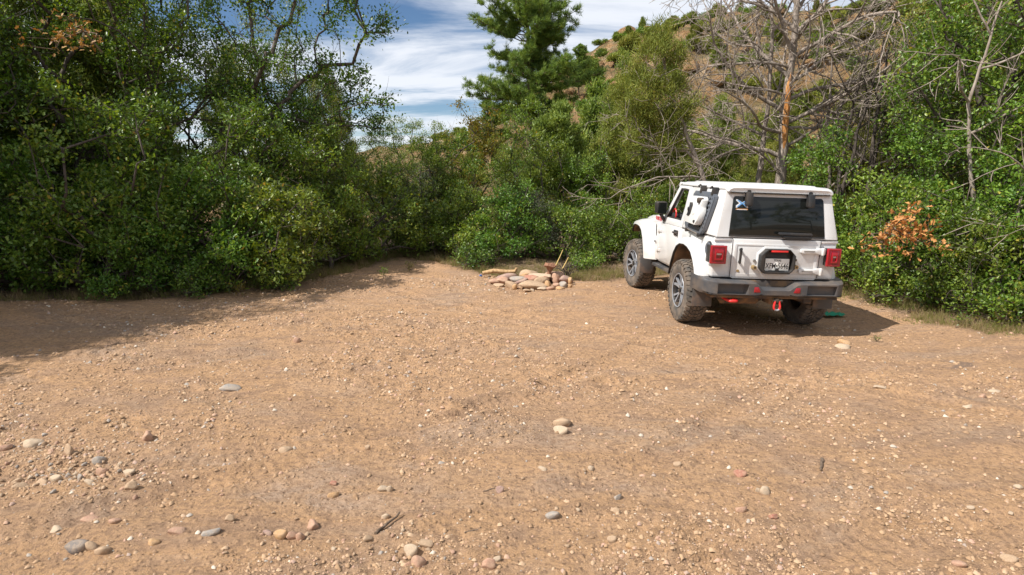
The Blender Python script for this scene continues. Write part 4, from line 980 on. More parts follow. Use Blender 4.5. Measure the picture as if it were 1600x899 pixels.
# big Gambel oaks
oakA = make_tree('oak_tree', '', 'tree', stem(2.6, (.5, 0), 6, .08, 3), [((.6, 0, 5.2), (2.3, 2.0, 1.7)), ((-1.5, .2, 4.0), (1.4, 1.4, 1.2)), ((2.1, -.2, 3.7), (1.5, 1.3, 1.1)), ((1.2, .2, 7.0), (1.5, 1.4, 1.2)), ((-.6, 0, 2.6), (1.2, 1.2, .9)), ((1.3, -.6, 2.5), (1.1, .9, .8))], 1500, 31, per=20, spread=.15, leaf=.070, r_trunk=.15, shape=OVAL6, gap=.26, bare=90, wob=.10)
oakB = make_tree('oak_tree', '', 'tree', stem(2.2, (-.3, .1), 6, .1, 4), [((0, 0, 4.0), (1.9, 1.7, 1.6)), ((1.5, 0, 3.0), (1.2, 1.1, 1.1)), ((-1.4, .1, 2.9), (1.2, 1.1, 1.0)), ((.3, 0, 5.6), (1.2, 1.1, 1.2)), ((.1, -.3, 1.9), (1.4, 1.2, .8))], 1250, 32, per=20, spread=.14, leaf=.070, r_trunk=.12, shape=OVAL6, gap=.26, bare=80, wob=.10)
# open-sided oak whose boughs reach out into the sky
oakC = make_tree('oak_tree', '', 'tree', stem(3.0, (1.0, -.2), 6, .1, 5), [((1.2, 0, 4.6), (1.6, 1.4, 1.6)), ((2.0, 0, 6.2), (1.3, 1.2, 1.2)), ((3.0, -.2, 4.9), (.85, .7, .55)), ((2.9, 0, 3.1), (1.2, 1.0, .55)), ((.6, 0, 3.0), (1.3, 1.2, 1.1)), ((3.3, 0, 6.3), (.55, .5, .4)), ((1.4, 0, 7.6), (1.0, 1.0, .9)), ((2.5, 0, 4.0), (.7, .6, .5))], 1250, 33, per=20, spread=.15, leaf=.070, r_trunk=.12, shape=OVAL6, gap=.22, bare=80, wob=.12)
# junipers
junA = make_tree('juniper_tree', '', 'tree', stem(2.4, (.2, 0), 6, .06, 6), [((0, 0, 2.2), (1.3, 1.2, 1.5)), ((.2, 0, 3.9), (.95, .9, 1.3)), ((-.8, .1, 1.4), (.9, .9, .9)), ((.3, 0, 5.2), (.5, .5, .9)), ((.9, -.1, 1.5), (.8, .8, .9))], 1500, 41, 'fuzz', 'juniper', 'bark_grey', leaf=.075, per=44, spread=.075, r_trunk=.11, gap=.12, bare=50)
junB = make_tree('juniper_tree', '', 'tree', stem(1.6, (-.2, 0), 6, .06, 7), [((0, 0, 1.6), (1.2, 1.1, 1.1)), ((-.3, 0, 2.8), (.9, .9, 1.0)), ((.7, 0, 1.2), (.8, .8, .8)), ((.5, .1, 3.0), (.5, .5, .8)), ((-.9, 0, 1.3), (.7, .7, .7))], 1300, 42, 'fuzz', 'juniper', 'bark_grey', leaf=.075, per=44, spread=.075, r_trunk=.10, gap=.14, bare=40)
# pinyon with two stems
pin = make_tree('pinyon_pine', '', 'tree', stem(2.0, (-.4, 0), 6, .05, 8), [((-.2, 0, 3.2), (1.2, 1.1, .9)), ((-.5, 0, 4.2), (.9, .9, .7)), ((.6, 0, 2.6), (.9, .9, .6)), ((-1.0, 0, 2.5), (.8, .8, .5)), ((-.3, 0, 4.9), (.5, .5, .45))], 900, 43, 'fuzz', 'needle', 'bark_dark', leaf=.14, per=40, spread=.09, r_trunk=.10, gap=.22, bare=30)
MBp = stem(2.4, (.6, .2), 6, .05, 9)
V_, Q_ = tubes([(np.array(MBp) + np.array([.15, 0, 0]), np.linspace(.09, .03, 7))])
link('trunk', mesh_np('trunk', V_, [Q_], M['bark_dark'], True), pin)
yel = make_tree('yellow_green_shrub', '', 'shrub', stem(1.4, (.1, 0)), [((0, 0, 2.2), (1.0, .9, 1.3)), ((.5, 0, 3.1), (.6, .6, .8)), ((-.6, 0, 1.6), (.8, .7, .9)), ((-.3, 0, 3.4), (.4, .4, .5))], 560, 44, leafmat='oak_yellow', per=15, spread=.15, leaf=.07, shape=OVAL, r_trunk=.05, gap=.2, bare=60)
sage = make_tree('grey_shrub', '', 'shrub', stem(.8, (.1, 0)), [((0, 0, 1.2), (.9, .8, 1.0)), ((.5, 0, 1.8), (.5, .5, .6)), ((-.5, 0, .9), (.6, .6, .6))], 420, 45, leafmat='sage', per=14, spread=.12, leaf=.05, shape=OVAL, r_trunk=.04, gap=.15, bare=60)

# ---- the left side -----------------------------------------------
put(bushC, -6.55, 9.75, 0.4, 1.12, label='sunlit upright oak bush standing out before the dark left woods')
put(bushA, -8.2, 9.7, 1.2, 1.15, label='shaded oak bush at the left edge of the photograph', group=G_BUSH)
again(bushA, -5.2, 10.6, 2.9, 1.05, label='dark oak bush right of the sunlit upright bush', group=G_BUSH)
again(bushB, -7.35, 9.95, 0.2, .95, label='low oak bush between the left edge bush and the sunlit one', group=G_BUSH)
put(bushB, -4.25, 11.1, 2.0, 1.15, label='broad oak bush whose foot meets the sunlit dirt on the left', group=G_BUSH)
again(bushC, -3.75, 12.5, 4.0, .95, label='oak bush at the corner where the left woods turn away', group=G_BUSH)
again(bushB, -5.95, 9.95, 4.4, .80, label='short oak bush in front of the dark left woods', group=G_BUSH)
again(bushA, -9.6, 8.9, 3.3, 1.2, label='oak bush beyond the left edge of the picture', group=G_BUSH)
again(bushC, -4.9, 11.9, 5.2, 1.15, label='tall oak bush behind the broad one on the left', group=G_BUSH)
again(bushA, -3.2, 13.6, .6, 1.1, label='oak bush left of the shaded gap in the trees', group=G_BUSH)
for k, (x_, y_, s_, lb) in enumerate([(-9.9, 11.6, 1.25, 'bushy oak deep behind the left edge bush'), (-8.4, 12.6, 1.2, 'bushy oak deep behind the low left bushes'), (-7.2, 11.7, 1.15, 'bushy oak close behind the sunlit upright bush'), (-6.0, 12.6, 1.2, 'bushy oak behind the dark one right of the sunlit bush'), (-4.3, 13.4, 1.05, 'bushy oak behind the tall one at the turn of the woods'), (-11.5, 13.2, 1.3, 'bushy oak far back beyond the left edge')]):
    again((bushC, bushA)[k % 2], x_, y_, 1.3 * k, s_, label=lb, group='bushes filling the depth of the left woods')
for k, (x_, y_, s_, lb) in enumerate([(-10.9, 6.1, 2.0, 'dense oak thicket added for shade left of the picture, near end'), (-10.7, 7.3, 2.2, 'dense oak thicket added for shade left of the picture, far end')]):
    again(bushC, x_, y_, 2.3 * k, s_, label=lb, group='oak thickets added for shade left of the picture')  # enlarged bushes added out of view to thicken the shade on the left
G_L = 'oaks of the left woods'
put(oakA, -8.6, 12.0, .5, 1.0, label='tall dark oak filling the upper left corner', group=G_L)
again(oakA, -8.1, 14.2, 2.6, 1.02, label='tall oak just right of the sunlit upright bush', group=G_L)
put(oakC, -6.0, 13.5, 0.0, 1.0, label='leaning oak whose boughs reach right into the sky', group=G_L)
again(oakB, -4.9, 14.9, 1.0, .66, label='oak with dense crown behind the leaning oak', group=G_L)
again(oakB, -10.6, 10.6, 4.0, 1.15, label='oak at the far left, half outside the picture', group=G_L)
again(oakA, -10.8, 14.5, 1.3, 1.1, label='oak deep in the woods behind the left edge', group=G_L)
put(oakB, -2.35, 16.0, .3, .52, label='small oak showing its round top below the open sky', group=G_L)
again(oakA, -10.4, 17.5, 3.7, .95, label='back-row oak of the left woods, behind the left corner', group='back-row oaks of the left woods')
again(oakA, -7.4, 19.2, 5.0, .80, label='back-row oak of the left woods, behind the sunlit bush', group='back-row oaks of the left woods')
again(oakB, -13.0, 18.5, 2.0, 1.1, label='back-row oak of the left woods, farthest left', group='back-row oaks of the left woods')
again(oakB, -13.8, 12.6, 2.0, 1.3, label='oak far outside the left edge of the picture', group=G_L)
# trees left of the picture that shade the near left dirt
for x_, y_, rz_, pr, s_, lb in ((-10.6, 5.2, 2.2, oakB, 1.12, 'oak left of the picture, nearest the camera'), (-11.3, 7.4, .9, oakA, 1.0, 'oak left of the picture that shades the near dirt'), (-10.2, 8.8, 3.9, oakB, 1.1, 'oak left of the picture beside the edge bush'), (-12.4, 3.0, 1.9, oakB, 1.1, 'oak left of the camera'), (-13.5, 6.5, 4.9, oakA, 1.25, 'oak left of the picture, second row'), (-10.9, 6.5, .1, oakB, 1.3, 'oak left of the picture between the nearest and the shading one'), (-12.6, 9.3, 3.1, oakA, 1.2, 'oak left of the picture, far end of the row'), (-9.4, 10.4, 5.1, oakB, .95, 'oak standing over the left edge bush'), (-14.5, 4.2, 3.6, oakA, 1.2, 'oak left of the camera, second row')):
    again(pr, x_, y_, rz_, s_, label=lb, group=G_L)
again(bushA, -9.3, 7.6, 2.0, 1.1, label='oak bush left of the picture at the dirt edge', group=G_BUSH)
again(junA, -10.6, 12.8, 2.0, 1.35, label='dark juniper in the upper left corner')
junL = again(junA, -8.9, 13.6, 1.0, 1.25, label='dark juniper among the oaks at the upper left')
# ---- the middle ---------------------------------------------------
G_M = 'oak bushes behind the fire ring'
mids = [(bushB, -2.0, 14.8, 1.1, 1.0, 'oak bush right of the shaded gap'), (bushA, -.95, 13.7, 2.2, .92, 'low oak bush left of the stone fire ring'),
        (bushC, -1.5, 16.0, 3.1, 1.0, 'oak bush in the middle distance left of the yellow-green shrub'), (bushA, .05, 13.6, 4.2, .98, 'leafy oak bush directly behind the stone fire ring'),
        (bushB, 1.2, 13.4, 5.4, .95, 'oak bush between the fire ring and the white car'), (bushC, .45, 15.2, .7, 1.0, 'upright oak bush behind the leafy one at the fire ring'),
        (bushB, 2.3, 13.0, 2.6, .92, 'oak bush beside the front wheel of the white car'), (bushA, 3.1, 14.0, .4, 1.0, 'oak bush just ahead of the white car'),
        (bushC, 1.9, 15.4, 2.4, .85, 'oak bush behind the one beside the front wheel'), (bushA, 4.4, 14.2, 1.9, 1.05, 'oak bush hidden partly by the roof of the white car')]
for pr, x_, y_, rz_, s_, lb in mids: again(pr, x_ * 1.04, y_ + (.5 if y_ < 14.5 else .3), rz_, s_ * .94, sz=s_ * (1.02 if pr is bushC else .86), label=lb, group=G_M)
again(bushB, -2.7, 17.5, .4, 1.15, label='far oak bush seen through the gap on the left', group=G_M)
again(oakB, .55, 17.2, 2.8, .62, label='small oak between the yellow-green shrub and the pinyon')
put(yel, -1.25, 17.6, .5, 1.06, label='yellow-green shrub with a thin pointed top before the ponderosa')
put(sage, -2.5, 16.2, .5, 1.1, label='silvery grey shrub left of the yellow-green shrub')
again(sage, .55, 14.4, 2.0, .75, label='silvery grey shrub low behind the fire ring')
put(pin, 1.55, 17.0, .2, .74, label='pinyon pine with two dark stems behind the fire ring')
again(pin, 2.9, 22.5, 2.2, 1.0, label='pinyon pine farther back, right of the ponderosa')
put(junB, 3.4, 17.5, .6, 1.05, label='rounded olive juniper under the leaning grey trunk')
G_J = 'junipers behind the white car'
put(junA, 3.35, 19.5, .4, .98, label='tall pointed juniper left of the dead tree', group=G_J)
again(junB, 5.0, 18.5, 2.0, .85, label='juniper just behind the roof of the white car', group=G_J)
again(junB, 7.6, 18.0, 3.9, .80, label='juniper right behind the dead tree', group=G_J)
again(junA, 9.5, 18.8, 1.2, .66, label='juniper between the dead tree and the right-hand oak', group=G_J)
again(junA, 10.6, 15.6, 2.9, 1.25, label='tall juniper at the upper right behind the bright oak', group=G_J)
again(junA, 12.6, 15.0, 4.9, 1.3, label='tall juniper at the upper right corner', group=G_J)
G_K = 'junipers showing between the dead limbs'
for k, (x_, y_, pr_, s_, lb) in enumerate([(5.6, 20.5, junB, 1.0, 'olive juniper that screens the hill left of the dead trunk'), (6.9, 21.0, junA, .80, 'narrow olive juniper right behind the dead trunk'), (9.0, 22.0, junB, 1.15, 'wide olive juniper that screens the hill right of the dead trunk'), (4.2, 21.5, junA, .86, 'olive juniper rising left of the leaning trunk'), (10.9, 20.0, junA, .95, 'tall olive juniper left of the bright oak'), (7.9, 24.5, junA, .9, 'pointed juniper farther up behind the dead trunk')]):
    again(pr_, x_, y_, 1.1 * k, s_, label=lb, group=G_K)
again(junB, 4.7, 16.9, 1.0, .66, label='small juniper just left of the foot of the large dead tree', group=G_K)
again(junB, 7.0, 17.2, 3.0, .66, label='small juniper just right of the foot of the large dead tree', group=G_K)
again(junB, 8.6, 16.4, 4.6, .74, label='juniper between the bare dark stems', group=G_K)
again(junA, 8.6, 20.5, .6, .78, label='narrow juniper rising behind the bare dark stems', group=G_K)
again(junB, 6.4, 16.0, 5.0, .52, label='small bright juniper poking up over the car roof')
again(junB, 13.8, 18.5, .4, 1.35, label='juniper beyond the right edge of the picture', group=G_J)
G_B = 'trees in the second row behind the clearing'
ROW2 = [(-4.2, 20, oakB, .62, 'oak seen through the left gap, nearer one'), (-2.4, 21.5, junB, .62, 'juniper low behind the yellow-green shrub'), (0.2, 21, junB, .62, 'juniper below the ponderosa, left one'), (1.5, 24, junB, .70, 'juniper below the ponderosa, right one'),
        (4.6, 25, junB, .62, 'juniper at the foot of the hill left of the dead tree'), (7.6, 26, junB, .60, 'juniper at the foot of the hill behind the dead tree'), (11.2, 25, junB, .70, 'juniper at the foot of the hill right of the dead tree'),
        (13.5, 22, junA, 1.1, 'tall juniper behind the bright right-hand oak'), (16.5, 20, junA, 1.2, 'tall juniper behind the right edge oaks'), (-6.5, 23, junA, 1.05, 'juniper deep in the left woods, nearest the gap'), (-10, 23, junA, 1.15, 'juniper deep in the left woods, middle one'),
        (-14, 24, junA, 1.15, 'juniper deep in the left woods, left one'), (-17.5, 20, junA, 1.15, 'juniper beyond the left edge'), (18, 15.5, junA, 1.15, 'juniper beyond the right edge')]
for k, (x_, y_, pr, s_, lb) in enumerate(ROW2): again(pr, x_, y_, k * 1.7, s_, label=lb, group=G_B)
# the open clearing is closed off by trees behind the camera as well (they mirror in the rear window)
for k, (x_, y_, pr, s_, lb) in enumerate([(-9, -11, oakA, 1.05, 'oak behind the camera at the left'), (-3.5, -13, oakB, 1.25, 'oak behind the camera, second from the left'), (1.5, -12, oakA, 1.1, 'oak straight behind the camera'), (6.5, -12.5, oakB, 1.3, 'oak behind the camera, right of the middle'), (11.5, -10, oakA, 1.1, 'oak behind the camera at the right'), (14, -3, oakB, 1.2, 'oak to the right of the camera'), (15, 4, oakA, 1.1, 'oak to the right of the clearing')]):
    again(pr, x_, y_, k * 2.1, s_, label=lb, group='oaks behind the camera')
# ---- the right side ----------------------------------------------
again(oakA, 9.9, 11.6, 3.4, .98, label='tall bright oak at the right with a shadowed trunk')
again(oakB, 8.9, 13.2, 1.2, .85, label='oak behind the bright right-hand oak, nearer the dead tree')
again(oakB, 11.2, 12.4, 4.1, 1.15, label='oak at the right edge of the photograph')
G_R = 'oak bushes along the right side'
rights = [(bushA, 6.35, 10.6, 1.0, .95, 'oak bush touching the right side of the white car'), (bushC, 7.3, 10.3, 2.1, 1.0, 'tall oak bush behind the orange dead leaves'),
          (bushB, 6.75, 9.45, 3.0, .98, 'oak bush just right of the shadow of the car'), (bushA, 7.6, 9.0, 4.3, 1.0, 'oak bush at the right edge, one step back'),
          (bushB, 7.15, 8.35, 5.5, .85, 'low oak bush at the right edge nearest the camera'), (bushA, 8.4, 7.8, .3, 1.0, 'oak bush just outside the right edge'),
          (bushC, 6.0, 12.2, 1.4, .95, 'oak bush filling the space behind the car at the right'), (bushC, 8.6, 9.9, 3.6, 1.15, 'tall oak bush at the right edge under the bright oak')]
for pr, x_, y_, rz_, s_, lb in rights: again(pr, x_, y_, rz_, s_, label=lb, group=G_R)
lows = [(put, low, 5.95, 9.35, .3, .9, 'low leafy shrub at the edge of the car shadow'), (again, low, 6.35, 8.65, 1.8, 1.0, 'low leafy shrub in front of the right-hand bushes, middle one'),
        (again, low, 6.75, 8.0, 3.1, .95, 'low leafy shrub at the lower right where the bushes end'), (again, low, 7.2, 7.45, 4.4, .9, 'low leafy shrub at the right edge nearest the camera'),
        (again, low, -4.0, 10.35, 2.2, .75, 'small leafy shrub with yellow leaves at the tip of the left shade'), (again, low, -5.0, 9.85, 1.2, .8, 'low shrub at the foot of the dark left bushes'),
        (again, low, -.75, 12.75, .9, .85, 'low shrub left of the fire ring'), (again, low, 1.5, 12.5, 3.9, .7, 'low shrub between the fire ring and the front wheel')]
for fn_, pr, x_, y_, rz_, s_, lb in lows: fn_(pr, x_, y_, rz_, s_, label=lb)
# ---- sprays of dead orange leaves ---------------------------------
def dead_spray(parent_label, x, y, z, n, sx, seed, sag=.35):
    g = np.random.default_rng(seed)
    T = np.stack([g.normal(0, sx * .55, n), g.normal(0, .16, n), g.normal(0, sx * .30, n) - .15], -1)
    T[:, 2] -= .12 * np.abs(T[:, 0]) / sx
    ch, tips, prev = grow_to(T, [(sx * .2, .7, -.35), (sx * .1, .4, -.1), (0, .1, .05)], g, r_trunk=.014)
    r_ = empty('dead_branch', (x, y, z)); tag(r_, parent_label, 'branch')
    A, B = tubes(ch); link('twig', mesh_np('twig', A, [B], M['stick'], True), r_)
    A, B, t = oak_crown(tips, prev, g, LOBED, .075, 6, .07); link('brown_leaves', mesh_np('brown_leaves', A, B, M['brown_leaf'], False, t), r_)['kind'] = 'stuff'
dead_spray('branch of dead orange-brown leaves on the right-hand oak bush', 5.42, 8.45, 1.36, 75, .42, 5)
dead_spray('twig of orange dead leaves high in the upper left oak', -6.45, 9.35, 4.15, 30, .45, 6)

# ---- ponderosa pine -------------------------------------------------
def ponderosa():
    g = np.random.default_rng(51); H = 11.4
    root = empty('ponderosa_pine'); tag(root, 'tall ponderosa pine standing against the sky in the middle', 'tree')
    tr = np.array([(0.10 * math.sin(z * .5), 0.06 * math.sin(z * .8), z) for z in np.linspace(0, H, 24)])
    ch = [(tr, np.linspace(.21, .02, 24))]; tips, prev = [], []
    z = 2.6
    while z < H - .2:
        f = (z - 2.6) / (H - 2.6)
        reach = (3.8 * (1 - f) ** .62 * (0.62 + 0.38 * min(1, f * 5))) * (0.8 + .3 * math.sin(z * 2.1))
        for k in range(5 if f < .8 else 4):
            a = g.uniform(0, 6.283); L = reach * g.uniform(.6, 1.12) + .15
            if g.random() < .10: continue
            b = np.array([np.interp(z, tr[:, 2], tr[:, 0]), np.interp(z, tr[:, 2], tr[:, 1]), z]); rise = -.10 + .55 * f + g.normal(0, .12)
            n = max(4, int(L / .3)); pts = [b]; 
            for s in range(1, n + 1):
                t = s / n; pts.append(b + np.array([math.cos(a) * L * t, math.sin(a) * L * t, L * (rise * t + .22 * t * t)]) + g.normal(0, .035, 3))
            pts = np.array(pts); ch.append((pts, np.linspace(.045 * (1 - f * .6), .012, len(pts))))
            for s in range(max(1, int(len(pts) * .32)), len(pts)):
                for q in range(5):
                    d = g.normal(size=3) * np.array([1, 1, .5]) + np.array([math.cos(a), math.sin(a), .55]) * .6; d /= np.linalg.norm(d)
                    l_ = g.uniform(.15, .52) * (1 - .45 * s / len(pts)) + .1
                    e = pts[s] + d * l_; ch.append((np.array([pts[s], (pts[s] + e) / 2 + g.normal(0, .02, 3), e]), np.array([.010, .007, .005])))
                    tips += [e, (pts[s] + e) / 2]; prev += [pts[s], pts[s]]
        z += .21 + .12 * g.random()
    A, B = tubes(ch); link('trunk', mesh_np('trunk', A, [B], M['bark_pine'], True), root)
    V, F, tn = fuzz_crown(np.array(tips), np.array(prev), g, 28, .20, .026, .045, .45)
    link('crown', mesh_np('crown', V, F, M['needle'], False, tn), root)
    return root
pon = ponderosa(); put(pon, 0.85, 33.5, 0.0, .965, sink=.1)
again(pon, 4.6, 44.0, 2.5, .30, label='smaller pine on the slope right of the ponderosa')
again(pon, -1.6, 42.0, 1.5, .30, label='distant pine top left of the ponderosa')

# ---- dead tree ------------------------------------------------------
def wander(p, d, L, r, g, depth, out, grav=0.0, kids=None, taper=.35):
    n = max(4, int(L / .16)); pts = [p]; d = d / np.linalg.norm(d); bend = g.normal(size=3) * .05
    for s in range(n):
        d = d + g.normal(size=3) * .10 + bend + np.array([0, 0, grav]); d /= np.linalg.norm(d); pts.append(pts[-1] + d * L / n)
    pts = np.array(pts); rr = np.linspace(r, max(.0045, r * taper), len(pts)); out.append((pts, rr))
    if depth > 0:
        m = kids if kids is not None else int(2 + L * 2.7)
        for k in range(m):
            s = int(g.integers(max(1, len(pts) // 5), len(pts))); t = pts[s] - pts[s - 1]; t /= np.linalg.norm(t)
            q = np.cross(t, g.normal(size=3)); q /= np.linalg.norm(q)
            wander(pts[s], t * .75 + q * .8, L * g.uniform(.28, .58), max(.006, rr[s] * .6), g, depth - 1, out, grav, taper=.35)
def dead_tree(root_name, label, trunk, r0, limbs, seed, strip=None, mat='bark_grey', depth=3):
    g = np.random.default_rng(seed); out = []
    trunk = np.array(trunk, float)
    tt = np.linspace(0, 1, 26); seg = np.linspace(0, 1, len(trunk))
    tp_ = np.stack([np.interp(tt, seg, trunk[:, i]) for i in range(3)], -1) + g.normal(0, .012, (26, 3))
    out.append((tp_, r0 * (1 - .72 * tt)))
    for h, d, L, r in limbs:
        L *= 1.15
        p = np.array([np.interp(h, tp_[:, 2], tp_[:, 0]), np.interp(h, tp_[:, 2], tp_[:, 1]), h]); wander(p, np.array(d, float), L, r, g, depth, out, .012)
    root = empty(root_name); tag(root, label, 'tree')
    A, B = tubes(out); link('trunk', mesh_np('trunk', A, [B], M[mat], True), root)
    return root, tp_
g_ = np.random.default_rng(8)
limbs = [(2.35, (-1, -.1, .45), 2.9, .055), (2.9, (-.95, -.3, .15), 2.3, .045), (3.35, (-1, .1, .55), 2.6, .05), (3.7, (-.8, -.4, .1), 1.8, .035), (4.1, (-1, 0, .7), 2.8, .05), (4.6, (-.9, -.2, 1.0), 2.6, .05), (5.1, (-.7, .3, .8), 2.3, .04),
         (2.6, (1, -.2, .35), 2.0, .04), (3.1, (.9, -.3, .6), 2.5, .05), (3.6, (1, .1, .5), 2.8, .05), (4.0, (1, -.3, .35), 2.6, .045), (4.5, (.9, .2, .8), 2.8, .05), (5.0, (.8, -.2, .9), 2.5, .045), (5.4, (.5, .2, 1), 2.2, .04),
         (3.9, (.1, -1, .4), 1.8, .035), (4.8, (-.2, -1, .7), 1.8, .035), (3.2, (.2, 1, .5), 1.8, .035), (5.6, (-.4, .1, 1), 2.0, .035), (2.0, (-.6, -.6, .2), 1.5, .03), (2.2, (.9, -.1, .1), 2.0, .035), (4.3, (-1, -.2, .25), 2.2, .035), (3.0, (1, .3, .1), 2.2, .035)]
dt, tp_ = dead_tree('dead_tree', 'large dead tree with wide bare grey limbs and an orange stripped patch', [(0, 0, 0), (.02, 0, 1.6), (-.02, 0, 3.2), (.05, 0, 5.0), (.0, 0, 7.2)], .15, limbs, 61)
put(dt, 6.2, 14.4, 0, 1.0)
o_ = MB()
pts_ = [(float(np.interp(z, tp_[:, 2], tp_[:, 0])) - .005, float(np.interp(z, tp_[:, 2], tp_[:, 1])) - .062, z) for z in (2.35, 2.7, 3.0, 3.4, 3.9, 4.2)]
o_.tube(pts_, [.02, .055, .072, .066, .055, .01], 8).build('stripped_wood', M['bare_wood'], dt)
dt2, _ = dead_tree('dead_tree', 'slimmer dead trunk close on the left of the large dead tree', [(0, 0, 0), (-.05, 0, 2), (.05, 0, 4), (-.1, 0, 7)], .085,
    [(2.9, (-1, .2, .6), 2.0, .035), (3.6, (.8, .3, .6), 2.0, .03), (4.4, (-1, 0, .8), 2.2, .035), (5.2, (.6, -.2, 1), 1.8, .03), (4.0, (0, 1, .6), 1.6, .03), (5.6, (-.6, .2, 1), 1.6, .03)], 62)
put(dt2, 5.95, 14.9, 0, 1.0)
# leaning grey juniper trunk with a live tuft at its head
lean_p = [(0, 0, 0), (-.35, 0, 1.4), (-.85, 0, 2.6), (-1.35, 0, 3.7), (-1.62, .1, 4.4), (-1.85, .1, 5.4)]
lt, tp2 = dead_tree('leaning_juniper', 'grey juniper trunk leaning left behind the white car with a green head', lean_p, .085,
    [(1.6, (-1, -.2, .15), 2.0, .028), (2.2, (-1, -.3, .1), 2.3, .03), (2.9, (-1, 0, .05), 1.5, .025), (3.2, (-.8, .3, .5), 1.4, .025), (3.8, (.8, 0, .7), 1.4, .022), (4.3, (-.4, .2, 1), 1.2, .02), (2.6, (.9, -.2, .5), 1.3, .02)], 63, depth=2)
gq = np.random.default_rng(64); T = blobs(gq, [((-1.9, 0, 4.9), (.75, .6, .8)), ((-1.6, 0, 3.9), (.8, .6, .5)), ((-2.4, 0, 4.2), (.6, .5, .6)), ((-2.0, 0, 5.7), (.35, .3, .55)), ((-1.9, .2, 3.2), (.9, .6, .5))], 620)
ch_, ti_, pr_ = grow_to(T, [(-.35, 0, 1.4), (-.85, 0, 2.6), (-1.35, 0, 3.7), (-1.62, .1, 4.4), (-1.85, .1, 5.2)], gq, r_tip=.003)
A, B = tubes(ch_); link('twigs', mesh_np('twigs', A, [B], M['bark_grey'], True), lt)['kind'] = 'stuff'
A, B, t_ = fuzz_crown(ti_, pr_, gq, 30, .13, .019, .10); link('crown', mesh_np('crown', A, B, M['juniper'], False, t_), lt)
put(lt, 4.72, 13.5, 0, .86)
# thin dark stems right of the dead tree
G_S = 'bare dark stems right of the dead tree'
for k, (x_, y_, ln, lb) in enumerate([(7.05, 13.7, .35, 'bare dark stem close to the right of the dead tree'), (7.35, 14.2, -.25, 'thin bare stem leaning back towards the dead tree'), (7.75, 13.6, .12, 'thick dark stem midway between the dead tree and the bright oak'), (8.3, 14.6, .30, 'bare dark stem nearest the bright oak'), (6.8, 13.2, .6, 'bare stem that forks low behind the car roof')]):
    s_, _ = dead_tree('bare_stem', lb, [(0, 0, 0), (ln * .3, 0, 1.4), (ln * .8, .1, 2.8), (ln * 1.3, 0, 4.6)], .055 + .02 * (k == 2),
        [(1.6, (.7, -.3, .8), 1.5, .025), (2.1, (-.8, .2, .7), 1.5, .025), (2.8, (.8, .2, .7), 1.4, .02), (3.4, (-.6, -.3, .9), 1.3, .02)], 70 + k, mat='bark_dark' if k != 1 else 'bark_grey', depth=2)
    put(s_, x_, y_); s_['group'] = G_S

s_, _ = dead_tree('bare_stem', 'bare grey twiggy stem among the bushes at the right edge', [(0, 0, 0), (.1, 0, .7), (.0, 0, 1.5), (.2, 0, 2.6)], .035, [(.7, (.8, -.6, .5), 1.1, .018), (1.1, (-.8, -.5, .5), 1.2, .018), (1.5, (.7, -.6, .3), 1.1, .016), (1.9, (-.6, -.5, .7), 1.0, .014)], 88, depth=2)
put(s_, 7.15, 8.75); s_['group'] = 'bare stems among the right-hand bushes'
s_, _ = dead_tree('bare_stem', 'bare grey stem with crooked limbs high in front of the right-hand oak', [(0, 0, 0), (.1, 0, 1.5), (-.2, 0, 3.0), (.1, 0, 4.6)], .05, [(2.6, (.8, -.5, .5), 1.5, .022), (3.1, (-.8, -.5, .5), 1.6, .022), (3.6, (.9, -.4, .3), 1.3, .02), (4.1, (-.6, -.4, .8), 1.2, .018)], 89, depth=2)
put(s_, 7.5, 10.2); s_['group'] = 'bare stems among the right-hand bushes'
# ---- shrubs and rocks on the hill -----------------------------------
sh_specs = [((0, 0, .8), (1.0, 1.0, .8)), ((.4, 0, 1.2), (.6, .6, .6)), ((-.5, .1, .6), (.6, .6, .5))]
hs1 = make_tree('hillside_shrub', 'dark green shrub growing on the orange hillside', 'shrub', stem(.4), sh_specs, 260, 81, 'fuzz', 'juniper', 'bark_grey', leaf=.30, per=20, spread=.13, r_trunk=.05)
hs2 = make_tree('hillside_shrub', 'dark green shrub growing on the orange hillside', 'shrub', stem(.4), [((0, 0, .6), (1.1, 1.0, .55)), ((.5, 0, .8), (.6, .6, .5))], 240, 82, 'oak', 'oak', 'bark_grey', leaf=.17, per=12, spread=.16, shape=OVAL, r_trunk=.05)
def where(kind, x, y, light=False):
    a = x / y; side = 'left of the dead tree' if a < .36 else ('behind the dead tree' if a < .52 else 'right of the dead tree')
    high = 'along the skyline' if y > 52 else ('halfway up the slope' if y > 40 else 'low on the slope')
    look = {'shrub': 'leafy bright green shrub' if light else 'fuzzy olive green shrub', 'rock': 'orange sandstone rock'}[kind]
    return {'label': '%s %s of the hill, %s' % (look, high if 'sky' in high else high, side) if 'sky' in high else '%s %s, %s' % (look, high, side), 'group': '%ss %s, %s' % (look, high, side)}
gh = random.Random(5); placed = 0; first = {0: True, 1: True}
tries = 0
while placed < 280 and tries < 4000:
    tries += 1
    y_ = gh.uniform(30, 60.5); x_ = y_ * gh.uniform(-.12, .86)
    if float(fbm(np.array([x_ * .12]), np.array([y_ * .12]), 3, 60)[0]) + gh.uniform(-.22, .22) < -.05: continue
    k = gh.random() < .35; pr = hs2 if k else hs1
    fn_ = put if first[k] else again; first[k] = False
    fn_(pr, x_, y_, gh.uniform(0, 6), gh.uniform(.30, .75), gh.uniform(.30, .75), sink=.08, **where('shrub', x_, y_, k))
    placed += 1
